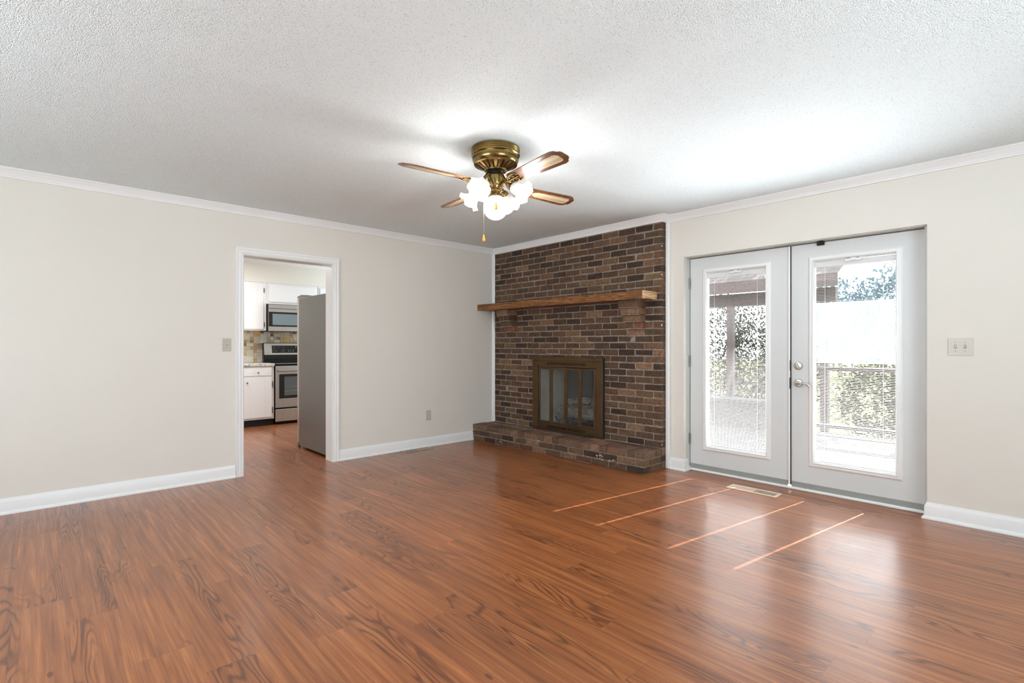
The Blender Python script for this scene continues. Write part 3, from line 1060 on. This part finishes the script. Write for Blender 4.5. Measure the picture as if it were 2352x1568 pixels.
def register(name, x0, x1, y0, y1, along, mat, opened, label):
    r = empty(name, ((x0 + x1) / 2, (y0 + y1) / 2, 0), label, 'floor vent')
    f = MB()
    e = .026
    f.box(x0, x1, y0, y0 + e, 0.0005, .005, .002); f.box(x0, x1, y1 - e, y1, 0.0005, .005, .002)
    f.box(x0, x0 + e, y0 + e, y1 - e, 0.0005, .005, .002); f.box(x1 - e, x1, y0 + e, y1 - e, 0.0005, .005, .002)
    if along == 'X':
        xm = (x0 + x1) / 2 + .004
        f.box(xm - .004, xm + .004, y0 + e, y1 - e, 0.0005, .004)
        n = 26; a0, a1 = x0 + e, x1 - e
        for i in range(n):
            p = a0 + (a1 - a0) * (i + .5) / n
            hwid = .0022 if i >= n // 2 else .0032
            f.box(p - hwid, p + hwid, y0 + e, y1 - e, 0.0008, .0035)
    else:
        ym = (y0 + y1) / 2
        f.box(x0 + e, x1 - e, ym - .004, ym + .004, 0.0005, .004)
        n = 26; a0, a1 = y0 + e, y1 - e
        for i in range(n):
            p = a0 + (a1 - a0) * (i + .5) / n
            f.box(x0 + e, x1 - e, p - .0022, p + .0022, 0.0008, .003)
    f.build('grille', mat, r)
    d = MB()
    if along == 'X':
        d.box((x0 + x1) / 2, x1 - .02, y0 + .02, y1 - .02, 0.0003, .0007)
        d.m = 1
        d.box(x0 + .02, (x0 + x1) / 2, y0 + .02, y1 - .02, 0.0003, .0018)
    else:
        d.box(x0 + .02, x1 - .02, y0 + .02, (y0 + y1) / 2, 0.0003, .0007)
        d.m = 1
        d.box(x0 + .02, x1 - .02, (y0 + y1) / 2, y1 - .02, 0.0003, .0018)
    d.build('damper', ['black', 'vent_tan'], r)
register('floor_register', -1.935, -1.533, 4.259, 4.404, 'X', 'vent_beige', 1, 'beige metal floor vent in front of the glass doors')
register('floor_register', -5.091, -4.962, 3.008, 3.376, 'Y', 'vent_tan', 1, 'tan metal floor vent against the left baseboard')

# ------------------------------------------------------------------ ceiling fan
FX, FY = -2.480, 2.163
fan = empty('ceiling_fan', (FX, FY, ZC), 'brass hugger ceiling fan with four cane blades and lit glass shades', 'ceiling fan')
FM = Matrix.Translation((FX, FY, ZC))
h = MB(); h.xf = FM
h.lathe([(0, -.001), (.152, -.001), (.156, -.004), (.156, -.014), (.1535, -.016), (.156, -.018), (.156, -.024), (.1535, -.026), (.156, -.028), (.156, -.034),
         (.1535, -.036), (.156, -.038), (.156, -.048), (.152, -.053), (.147, -.056), (.147, -.060), (.146, -.084), (.142, -.092), (.132, -.103), (.0, -.103)], 72)
h.build('motor_housing', 'brass', fan, smooth=35)
# perforated band
b = MB(); b.xf = FM
for i in range(96):
    a = 2 * PI * i / 96
    b.xf = FM @ Matrix.Rotation(a, 4, 'Z')
    b.box(.1455, .1478, -.0016, .0016, -.078, -.064)
b.build('perforated_band', plain('dark_perforation', (58, 44, 24), .5, metal=.6), fan)
# slotted lower bowl: ribs over a dark core
b = MB(); b.xf = FM
b.lathe([(.128, -.1035), (.060, -.140), (0, -.140)], 48)
b.build('motor_core', plain('dark_bronze_core', (74, 44, 24), .35, metal=.7), fan, smooth=40)
b = MB()
NS = 22
for i in range(NS):
    b.xf = FM @ Matrix.Rotation(2 * PI * (i + .5) / NS, 4, 'Z')
    w0, w1 = .0125, .0055
    pr = [(.134, -.1025), (.118, -.113), (.092, -.128), (.066, -.142)]
    vs = []
    for k, (r, z) in enumerate(pr):
        ww = w0 + (w1 - w0) * k / 3
        vs += [(r, -ww, z), (r, ww, z), (r - .004, ww, z + .006), (r - .004, -ww, z + .006)]
    fsx = []
    for k in range(3):
        for q in range(4):
            fsx.append((k * 4 + q, k * 4 + (q + 1) % 4, k * 4 + 4 + (q + 1) % 4, k * 4 + 4 + q))
    b.add(vs, fsx)
b.xf = FM
b.lathe([(.137, -.100), (.139, -.106), (.128, -.110), (.126, -.104)], 48, caps=False)
b.lathe([(.074, -.137), (.070, -.146), (.050, -.148), (.050, -.142)], 48, caps=False)
b.build('slotted_bowl', 'brass', fan, smooth=40)
b = MB(); b.xf = FM
b.lathe([(.0, -.14), (.056, -.142), (.058, -.150), (.052, -.158), (.052, -.172), (.046, -.176), (0, -.176)], 32)
b.build('rotor_hub', 'darkmetal', fan, smooth=35)
b = MB(); b.xf = FM
b.lathe([(0, -.170), (.046, -.171), (.050, -.176), (.050, -.222), (.046, -.232), (.036, -.238), (.034, -.241), (.034, -.262), (.042, -.267), (.044, -.273), (.036, -.279),
         (.030, -.283), (.033, -.288), (.038, -.292), (.041, -.300), (.041, -.309), (0, -.309)], 40)
b.build('switch_housing', 'brass', fan, smooth=35)
b = MB()
for i in range(22):
    a = 2 * PI * i / 22
    b.xf = FM @ Matrix.Rotation(a, 4, 'Z') @ Matrix.Translation((.0405, 0, -.3045))
    b.lathe([(0, -.0045), (.003, -.003), (.0042, 0), (.003, .003), (0, .0045)], 8)
b.build('beaded_collar', 'brass', fan, smooth=60)

BZ = -.232
def blade(ang):
    root_m = FM @ Matrix.Rotation(math.radians(ang), 4, 'Z')
    pitch = Matrix.Rotation(math.radians(BLP), 4, 'X')
    # blade
    bl = MB(); bl.xf = root_m @ Matrix.Translation((0, 0, BZ)) @ pitch
    out = [(.175, -.046), (.20, -.050), (.56, -.066), (.60, -.067), (.625, -.060), (.640, -.042), (.654, -.036), (.660, -.022), (.660, .022), (.654, .036), (.640, .042), (.625, .060), (.60, .067), (.56, .066), (.20, .050), (.175, .046), (.168, .03), (.168, -.03)]
    bl.prism(out, -.003, .003)
    bo = bl.build('blade', 'blade', fan, loc=tuple(root_m @ Vector((0.4, 0, BZ))))
    cn = MB(); cn.xf = bl.xf
    co = [(.30, 0), (.315, -.020), (.34, -.030), (.59, -.038), (.61, -.034), (.62, -.02), (.62, .02), (.61, .034), (.59, .038), (.34, .030), (.315, .020)]
    cn.prism(co, -.0042, -.0028)
    cn.build('cane_panel', 'cane', bo)
    # ornate bracket
    br = MB(); br.xf = root_m
    br.tube([(.040, 0, -.165), (.062, 0, -.176), (.080, 0, -.196), (.100, 0, -.222), (.125, 0, -.240), (.150, 0, -.243), (.175, 0, BZ - .008)], [.012, .011, .010, .010, .009, .008, .007], 10)
    br.xf = root_m @ Matrix.Translation((0, 0, BZ)) @ pitch
    for s in (-1, 1):
        br.tube([(.150, s * .004, -.010), (.165, s * .026, -.010), (.190, s * .037, -.008), (.215, s * .033, -.007), (.225, s * .022, -.007), (.215, s * .014, -.007), (.20, s * .016, -.007)], [.007, .007, .006, .0055, .005, .0045, .004], 8)
        br.tube([(.19, s * .037, -.008), (.225, s * .040, -.007), (.255, s * .030, -.006)], [.005, .0045, .003], 8)
    br.tube([(.165, 0, -.009), (.20, 0, -.008), (.245, 0, -.007)], [.008, .006, .004], 8)
    br.build('blade_bracket', 'brass', fan, smooth=60)
BLP = -12
for a in (-6.5, 83.5, 173.5, 263.5):
    blade(a)

# light kit: four ruffled tulip shades on scrolled arms + round centre globe
def cam_dir(rx, dy):   # direction given to the right / away from where the photograph was taken
    c_, s_ = math.cos(math.radians(47.07)), math.sin(math.radians(47.07))
    return math.degrees(math.atan2(s_ * rx + c_ * dy, c_ * rx - s_ * dy))
a0 = cam_dir(.88, -.47)
for i in range(4):
    ang = a0 + 90 * i
    rm = FM @ Matrix.Rotation(math.radians(ang), 4, 'Z')
    ar = MB(); ar.xf = rm
    ar.tube([(.030, 0, -.250), (.045, 0, -.236), (.065, 0, -.228), (.088, 0, -.230), (.108, 0, -.242), (.118, 0, -.256)], [.007, .0065, .006, .006, .007, .009], 10)
    ar.tube([(.046, 0, -.205), (.060, 0, -.224), (.082, 0, -.222), (.098, 0, -.212), (.106, 0, -.208)], [.006, .005, .005, .004, .003], 8)
    ar.xf = rm @ Matrix.Translation((.118, 0, -.254)) @ Matrix.Rotation(math.radians(90 + 35), 4, 'Y')
    ar.lathe([(0, -.016), (.012, -.016), (.020, -.008), (.024, 0), (.0245, .010), (.0, .010)], 24)
    ar.build('light_arm', 'brass', fan, smooth=40)
    sm = rm @ Matrix.Translation((.118, 0, -.254)) @ Matrix.Rotation(math.radians(90 + 35), 4, 'Y')
    nk = MB(); nk.xf = sm
    nk.lathe([(.020, .006), (.030, .012), (.036, .024), (.038, .038), (.036, .046)], 40, caps=False)
    prof = [(.036, .044), (.037, .056), (.042, .070), (.050, .084), (.061, .098), (.074, .108)]
    def ruff(k, a, P=len(prof)):
        t = max(0, (k - 1)) / (P - 2)
        return (.005 * t * t * math.sin(6 * a) + .0015 * t * t * math.sin(13 * a), .009 * t * t * math.cos(6 * a + .6) + .002 * t * math.sin(12 * a))
    sh = MB(); sh.xf = sm
    sh.lathe(prof, 96, caps=False, ruff=ruff)
    so = sh.build('tulip_shade', 'shade', fan, smooth=60)
    nk.build('shade_neck', 'neck', so, smooth=60)
    bu = MB(); bu.xf = sm @ Matrix.Translation((0, 0, .068))
    bu.lathe([(0, -.03), (.014, -.028), (.024, -.008), (.027, .006), (.022, .020), (.012, .028), (0, .031)], 20)
    bu.build('bulb', 'shade', so, smooth=60)
    lp = sm @ Vector((0, 0, .135))
    light('fan_bulb_light', 'POINT', tuple(lp), 7.0, (1.0, .97, .93), radius=.035)
gl = MB(); gl.xf = FM @ Matrix.Translation((0, 0, -.378))
gl.lathe([(0.036, .0695)] + [(.0785 * math.sin(t), .0785 * math.cos(t)) for t in [.5 + i * (PI - .5) / 20 for i in range(21)]], 40, caps=False)
gl.build('globe_shade', 'shade', fan, smooth=60)
# pull chains with wooden fobs
def pull(dx, dy, z0, z1, nm):
    c_, s_ = math.cos(math.radians(47.07)), math.sin(math.radians(47.07))
    wx, wy = FX + c_ * dx - s_ * dy, FY + s_ * dx + c_ * dy
    p = MB()
    p.tube([(wx, wy, ZC + z0), (wx, wy, ZC + z1)], .0011, 6)
    po = p.build('pull_chain', 'nickel', fan)
    f = MB(); f.xf = Matrix.Translation((wx, wy, ZC + z1))
    f.lathe([(0, .002), (.003, 0), (.005, -.010), (.0095, -.028), (.0105, -.034), (.009, -.040), (.004, -.044), (0, -.045)], 16)
    f.build('fob', 'fob', po, smooth=60)
pull(-.073, -.060, -.235, -.565, 'fan')
pull(.006, -.098, -.200, -.372, 'light')

# ------------------------------------------------------------------ kitchen
XC = -8.09    # base cabinet face
bc = empty('base_cabinet', (XC, 2.35, 0), 'white kitchen base cabinet with one drawer left of the range', 'cabinet')
b = MB()
b.box(-8.69, XC, 1.70, 2.627, .10, .885)
b.m = 1
b.box(-8.69, XC - .02, 1.70, 2.627, 0.0, .10)
b.build('body', ['cabinet', 'black'], bc)
d = MB(); d.box(XC, XC + .016, 1.86, 2.593, .745, .865, .004)
do = d.build('drawer', 'cabinet', bc)
def knob(y, z, par):
    k = MB(); k.xf = Matrix.Translation((XC + .016, y, z)) @ Matrix.Rotation(PI / 2, 4, 'Y')
    k.lathe([(.005, 0), (.005, .010), (.012, .016), (.013, .022), (.008, .027), (0, .028)], 16)
    k.build('knob', 'hinge', par, smooth=50)
knob(2.40, .797, do)
d = MB()
for y0_, y1_ in ((1.86, 2.116), (2.119, 2.303), (2.306, 2.494), (2.497, 2.594)):
    d.box(XC, XC + .016, y0_, y1_, .128, .724, .002)
d.m = 1
d.box(XC + .0005, XC + .013, 1.862, 2.592, .13, .722)
do = d.build('door', ['cabinet', 'cabinet'], bc)
knob(2.248, .651, do)
for z in (.615, .228):
    box('hinge', XC + .004, XC + .020, 2.594, 2.610, z - .045, z + .045, 'hinge', do, .003)
uc = empty('wall_cabinet', (-8.36, 2.2, 1.425), 'white kitchen wall cabinet left of the microwave', 'cabinet')
box('body', -8.69, -8.36, 1.70, 2.60, 1.425, 2.16, 'cabinet', uc)
d = MB()
for y0_, y1_ in ((2.02, 2.285), (2.288, 2.473), (2.476, 2.560)):
    d.box(-8.36, -8.344, y0_, y1_, 1.445, 2.135, .002)
d.box(-8.3595, -8.347, 2.022, 2.558, 1.447, 2.133)
do = d.build('door', 'cabinet', uc)
for z in (2.04, 1.52):
    box('hinge', -8.355, -8.340, 2.560, 2.574, z - .035, z + .035, 'hinge', do, .003)
uc2 = empty('wall_cabinet', (-8.36, 3.0, 1.835), 'white kitchen wall cabinet directly above the microwave', 'cabinet')
box('body', -8.69, -8.36, 2.602, 3.40, 1.84, 2.16, 'cabinet', uc2)
do = box('door', -8.36, -8.344, 2.64, 3.37, 1.87, 2.135, 'cabinet', uc2, .004)
box('hinge', -8.355, -8.340, 3.372, 3.386, 1.90, 1.96, 'hinge', do, .003)
uc3 = empty('wall_cabinet', (-8.36, 3.8, 1.84), 'white kitchen wall cabinet just above the fridge edge', 'cabinet')
box('body', -8.69, -8.36, 3.41, 4.3, 1.44, 2.16, 'cabinet', uc3)
box('door', -8.36, -8.344, 3.44, 4.0, 1.46, 2.135, 'cabinet', uc3, .004)
ct = MB(); ct.box(-8.695, XC + .03, 1.70, 2.630, .887, .927, .006)
tag(ct.build('countertop', 'counter'), 'cream speckled countertop on the base cabinet beside the range', 'countertop')
# backsplash mosaic
R3 = random.Random(12)
bs = MB()
bs.c = lin((222, 218, 208)); bs.box(-8.699, -8.692, 1.70, 3.45, .928, 1.44)
cell = .0508
ny, nz_ = 34, 10
used = set()
pal = [(218, 210, 196), (208, 196, 174), (224, 218, 206), (210, 172, 112), (202, 158, 104), (168, 118, 84), (140, 88, 70), (220, 188, 126), (214, 210, 204), (192, 170, 142)]
for i in range(ny):
    for j in range(nz_):
        if (i, j) in used: continue
        w_, h_ = R3.choice([(1, 1), (1, 1), (2, 1), (1, 2), (2, 2), (2, 2)])
        if any((i + a, j + b_) in used or i + a >= ny or j + b_ >= nz_ for a in range(w_) for b_ in range(h_)):
            w_, h_ = 1, 1
        for a in range(w_):
            for b_ in range(h_): used.add((i + a, j + b_))
        big = w_ * h_ >= 2
        cc = lin(R3.choice(pal[:3] + pal[8:] + pal[3:4] if big else pal))
        bs.c = tuple(x * R3.uniform(.92, 1.05) for x in cc[:3]) + (1,)
        yy, zz = 1.70 + i * cell, .930 + j * cell
        bs.box(-8.693, -8.686, yy + .002, yy + cell * w_ - .002, zz + .002, zz + cell * h_ - .002, .0015)
tag(bs.build('tile_backsplash', 'tile'), 'mixed stone mosaic backsplash behind the range and counter', 'backsplash')

# range
rg = empty('kitchen_range', (-8.08, 3.03, 0), 'stainless steel electric range with black control panel', 'stove')
RY0, RY1 = 2.640, 3.400
box('body', -8.66, -8.09, RY0, RY1, .06, .905, 'darkmetal', rg)
box('kick_plate', -8.60, -8.12, RY0 + .01, RY1 - .01, 0.0, .06, 'black', rg)
b = MB(); b.box(-8.66, -8.075, RY0 - .002, RY1 + .002, .905, .922, .004)
b.m = 1
b.box(-8.073, -8.071, RY0, RY1, .918, .926)
b.build('cooktop', ['ctrl', 'chrome'], rg)
od = box('oven_door', -8.09, -8.065, RY0 + .004, RY1 - .004, .254, .885, 'steel', rg, .004)
box('door_glass', -8.0655, -8.063, RY0 + .055, RY1 - .055, .392, .760, 'ctrl', od)
box('window', -8.0635, -8.0615, RY0 + .130, RY1 - .130, .434, .722, 'ovenglass', od)
b = MB()
for z in (.50, .57): b.tube([(-8.0605, RY0 + .135, z), (-8.0605, RY1 - .135, z)], .0022, 6)
b.build('oven_rack', 'chrome', od)
b = MB()
b.box(-8.065, -8.035, RY0 + .03, RY0 + .06, .80, .83, .004); b.box(-8.065, -8.035, RY1 - .06, RY1 - .03, .80, .83, .004)
b.tube([(-8.028, RY0 + .02, .815), (-8.028, RY1 - .02, .815)], .014, 14)
b.build('handle', 'chrome', od, smooth=50)
box('storage_drawer', -8.09, -8.065, RY0 + .004, RY1 - .004, .045, .232, 'steel', rg, .006)
bgp = MB()
bgp.prism([(-8.66, .922), (-8.585, .922), (-8.580, 1.045), (-8.61, 1.235), (-8.66, 1.235)], RY0 - .006, RY1 + .006, 'Y')
bg_ = bgp.build('back_guard', 'ctrl', rg)
# sloped stainless face
sl = Matrix.Translation((-8.580, RY0, 1.045)) @ Matrix.Rotation(math.atan2(-.030, .190), 4, 'Y')
cf = MB(); cf.xf = sl; cf.box(-.002, .006, 0.002, RY1 - RY0 - .002, .0, .186, .002)
f = MB(); f.xf = sl; f.box(.005, .008, .118, RY1 - RY0 - .10, .030, .150)
f.m = 1
def ring(y, z, r):
    for k in range(14):
        a1 = 2 * PI * k / 14; a2 = 2 * PI * (k + 1) / 14
        f.tube([(.0085, y + r * math.cos(a1), z + r * math.sin(a1)), (.0085, y + r * math.cos(a2), z + r * math.sin(a2))], .0012, 4)
for y, z in ((.155, .122), (.225, .122), (.295, .122), (.158, .065), (.298, .065)):
    ring(y, z, .018)
for y in (.190, .262): f.box(.008, .0088, y - .004, y + .004, .060, .070)
for y in (.375, .412, .45):
    f.box(.008, .0088, y - .008, y + .008, .052, .060); f.box(.008, .0088, y - .008, y + .008, .078, .083)
for y in (.49, .52):
    f.box(.008, .0088, y - .008, y + .008, .122, .135); f.box(.008, .0088, y - .006, y + .006, .100, .105)
f.build('control_display', ['ctrl', 'mark'], bg_)
f = cf
f.m = 1
# small round emblem and two block letters in the lower corner of the face
for k in range(12):
    a1 = 2 * PI * k / 12; a2 = 2 * PI * (k + 1) / 12
    f.tube([(.0065, .036 + .006 * math.cos(a1), .034 + .006 * math.sin(a1)), (.0065, .036 + .006 * math.cos(a2), .034 + .006 * math.sin(a2))], .0014, 4)
f.box(.006, .0068, .052, .054, .028, .041); f.box(.006, .0068, .052, .060, .028, .030)
f.box(.006, .0068, .064, .066, .028, .041); f.box(.006, .0068, .064, .073, .028, .030); f.box(.006, .0068, .064, .073, .039, .041)
f.box(.006, .0068, .071, .073, .028, .035); f.box(.006, .0068, .068, .073, .0335, .0355)
f.build('control_face', ['steel', 'mark'], bg_)

# microwave
mw = empty('microwave', (-8.30, 3.0, 1.415), 'stainless over-the-range microwave with dark glass door', 'microwave')
box('body', -8.66, -8.300, 2.608, 3.39, 1.413, 1.828, 'darkmetal', mw)
box('top_trim', -8.300, -8.278, 2.612, 3.386, 1.765, 1.828, 'steel', mw, .004)
dm = box('door', -8.300, -8.280, 2.612, 3.18, 1.415, 1.763, 'steel', mw, .004)
box('door_glass', -8.2805, -8.278, 2.614, 3.17, 1.488, 1.714, 'ctrl', dm)
box('window', -8.2785, -8.2765, 2.668, 3.11, 1.512, 1.685, 'mwglass', dm)
box('keypad', -8.300, -8.279, 3.182, 3.386, 1.415, 1.763, 'ctrl', mw)

# refrigerator, side towards the doorway
fr = empty('refrigerator', (-5.7, 2.70, 0), 'tall grey refrigerator seen from the side just inside the kitchen doorway', 'refrigerator')
box('cabinet', -6.085, -5.330, 2.256, 3.15, .028, 1.752, 'fridge', fr, .006)
box('back_panel', -5.330, -5.300, 2.262, 3.14, .035, 1.745, 'darkmetal', fr)
for y0_, y1_ in ((2.258, 2.70), (2.706, 3.148)):
    d = MB(); d.box(-6.150, -6.094, y0_, y1_, .060, 1.757, .008)
    d.m = 1; d.box(-6.094, -6.085, y0_ + .006, y1_ - .006, .07, 1.745)
    do = d.build('door', ['steel', 'dark'], fr)
    hb_ = MB(); hb_.tube([(-6.152, (y1_ - .05) if y0_ < 2.5 else (y0_ + .05), .6), (-6.19, (y1_ - .05) if y0_ < 2.5 else (y0_ + .05), .63), (-6.19, (y1_ - .05) if y0_ < 2.5 else (y0_ + .05), 1.4), (-6.152, (y1_ - .05) if y0_ < 2.5 else (y0_ + .05), 1.43)], .011, 10)
    hb_.build('handle', 'chrome', do, smooth=50)
b = MB(); b.prism([(-6.155, 1.752), (-6.155, 1.772), (-6.03, 1.786), (-5.93, 1.774), (-5.88, 1.752)], 2.262, 2.37, 'Y')
b.build('hinge_cover', plain('grey_plastic_hinge', (110, 108, 106), .5), fr)
for x, y in ((-6.12, 2.27), (-6.12, 3.13)):
    box('foot', x - .02, x + .02, y - .012, y + .012, 0.0, .058, 'hinge', fr, .004)
box('base_grille', -6.07, -5.34, 2.30, 3.12, .012, .03, 'black', fr)

# ------------------------------------------------------------------ outside
dk = MB()
yb = 4.80
while yb < 8.2:
    dk.box(-9, 5, yb, yb + .135, -.085, -.05)
    yb += .141
struct(dk.build('deck', 'deckwood'), 'sun bleached wooden deck outside the glass doors', 'deck')
gd = MB().box(-40, 40, 4.76, 70, -.80, -.70)
struct(gd.build('garden_ground', 'lawn'), 'pale sunlit lawn beyond the deck', 'lawn')
hw = MB()
hw.box(-9, 5, 4.75, 4.80, -.7, 0)
hw.box(-9, 6, 4.76, 5.55, 2.36, 2.42)
hw.box(-9, 6, 5.53, 5.58, 2.28, 2.44)
struct(hw.build('eave', 'siding'), 'roof overhang of the house above the deck', 'eave')

rl = empty('deck_railing', (-.6, 8.10, -.05), 'brown wooden deck railing seen through the right glass door', 'railing')
box('top_rail', -2.55, 3.0, 8.08, 8.17, .850, .895, 'brownwood', rl, .005)
box('lower_rail', -2.55, 3.0, 8.11, 8.15, .04, .09, 'brownwood', rl)
for i in range(5):
    x = -2.5 + i * 1.35
    box('post', x - .045, x + .045, 8.08, 8.17, -.05, .85, 'brownwood', rl)
bn = empty('garden_bench', (-3.8, 8.0, -.05), 'low pale topped bench box at the deck edge seen through the left glass door', 'bench')
box('seat', -5.6, -2.75, 7.80, 8.18, .33, .375, 'deckwood', bn, .004)
box('front_panel', -5.55, -2.80, 7.84, 7.87, -.05, .33, 'siding', bn)
sd = empty('garden_shelter', (-4.2, 9.5, -.7), 'brown timber shelter with shingled roof seen through the left glass door', 'garden shelter')
for x in (-5.9, -4.15, -2.62):
    box('post', x - .055, x + .055, 9.3, 9.41, -.70, 1.9, 'brownwood', sd)
box('beam', -6.2, -2.45, 9.28, 9.43, 1.90, 2.13, 'brownwood', sd)
box('fascia', -6.4, -2.35, 9.0, 9.04, 2.12, 2.30, plain('mauve_brown_fascia', (58, 44, 42), .7, var=.1), sd)
q = MB(); q.xf = Matrix.Translation((-4.3, 9.0, 2.30)) @ Matrix.Rotation(math.radians(26), 4, 'X')
for i in range(9):
    q.box(-2.1, 1.95, i * .145, i * .145 + .16, .0 + .004 * (i % 2), .018)
q.build('shingle_roof', 'shingle', sd)

def foliage(cx, cy, cz, rx, ry, rz, n, size, seed, mb, hollow=.5):
    rr = random.Random(seed)
    for _ in range(n):
        u = Vector((rr.gauss(0, 1), rr.gauss(0, 1), rr.gauss(0, 1))).normalized()
        k = rr.uniform(hollow, 1.0)
        bump = 1 + .25 * mnoise.noise(u * 2.3 + Vector((seed, 0, 0)))
        p = Vector((cx + u.x * rx * k * bump, cy + u.y * ry * k * bump, cz + u.z * rz * k * bump))
        a = Vector((rr.gauss(0, 1), rr.gauss(0, 1), rr.gauss(0, 1))).normalized()
        b_ = a.orthogonal().normalized()
        s = size * rr.uniform(.6, 1.4)
        mb.add([tuple(p - a * s), tuple(p + b_ * s * .45), tuple(p + a * s), tuple(p - b_ * s * .45)], [(0, 1, 2, 3)])
def plant(name, mat, label, cat, group, clumps, trunk, leaf, n, seed):
    cx = sum(c_[0] for c_ in clumps) / len(clumps); cy = sum(c_[1] for c_ in clumps) / len(clumps)
    e = empty(name, (cx, cy, -.7), label, cat, group)
    mb = MB()
    for i, (x, y, z, rx, ry, rz) in enumerate(clumps):
        foliage(x, y, z, rx, ry, rz, n, leaf, seed + i, mb)
    mb.build('foliage', mat, e)
    for (x, y, z, rx, ry, rz) in (clumps[:1] if trunk < .04 and clumps[0][2] > 3 else clumps):
        t = MB()
        t.tube([(x, y, -.7), (x + .05, y, (z - .7) / 2), (x, y, z)], trunk, 6, trunk * .4)
        t.build('stem', 'bark', e)
    return e
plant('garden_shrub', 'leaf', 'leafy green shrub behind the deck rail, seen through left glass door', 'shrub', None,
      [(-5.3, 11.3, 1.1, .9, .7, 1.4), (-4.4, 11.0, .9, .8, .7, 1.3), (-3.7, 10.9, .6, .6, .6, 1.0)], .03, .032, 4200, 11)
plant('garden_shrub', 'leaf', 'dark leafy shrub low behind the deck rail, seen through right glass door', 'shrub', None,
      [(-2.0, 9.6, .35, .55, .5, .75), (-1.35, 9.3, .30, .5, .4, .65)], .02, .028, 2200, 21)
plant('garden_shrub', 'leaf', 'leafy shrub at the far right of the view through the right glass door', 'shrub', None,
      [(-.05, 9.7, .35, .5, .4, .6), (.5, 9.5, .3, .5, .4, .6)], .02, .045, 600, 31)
plant('garden_tree', 'leaf', 'added green tree canopy above the view, shading the left part of the deck', 'tree', None,  # unseen canopy, added to cast shade on the deck
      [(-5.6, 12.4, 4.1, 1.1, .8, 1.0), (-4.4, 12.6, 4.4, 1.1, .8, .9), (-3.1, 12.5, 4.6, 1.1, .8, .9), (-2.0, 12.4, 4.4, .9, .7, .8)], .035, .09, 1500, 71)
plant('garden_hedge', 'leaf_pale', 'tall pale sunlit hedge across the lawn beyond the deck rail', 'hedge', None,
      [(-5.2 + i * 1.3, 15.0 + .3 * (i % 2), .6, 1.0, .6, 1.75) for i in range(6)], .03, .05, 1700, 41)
plant('garden_tree', 'leaf_hazed', 'distant rounded tree above the hedge, blue haze painted into its leaves', 'tree', None,
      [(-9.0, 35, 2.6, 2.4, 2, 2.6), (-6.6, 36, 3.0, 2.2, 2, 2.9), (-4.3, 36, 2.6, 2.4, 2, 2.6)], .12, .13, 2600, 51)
plant('garden_tree', 'leaf_hazed', 'distant low tree at the right above the hedge', 'tree', None,
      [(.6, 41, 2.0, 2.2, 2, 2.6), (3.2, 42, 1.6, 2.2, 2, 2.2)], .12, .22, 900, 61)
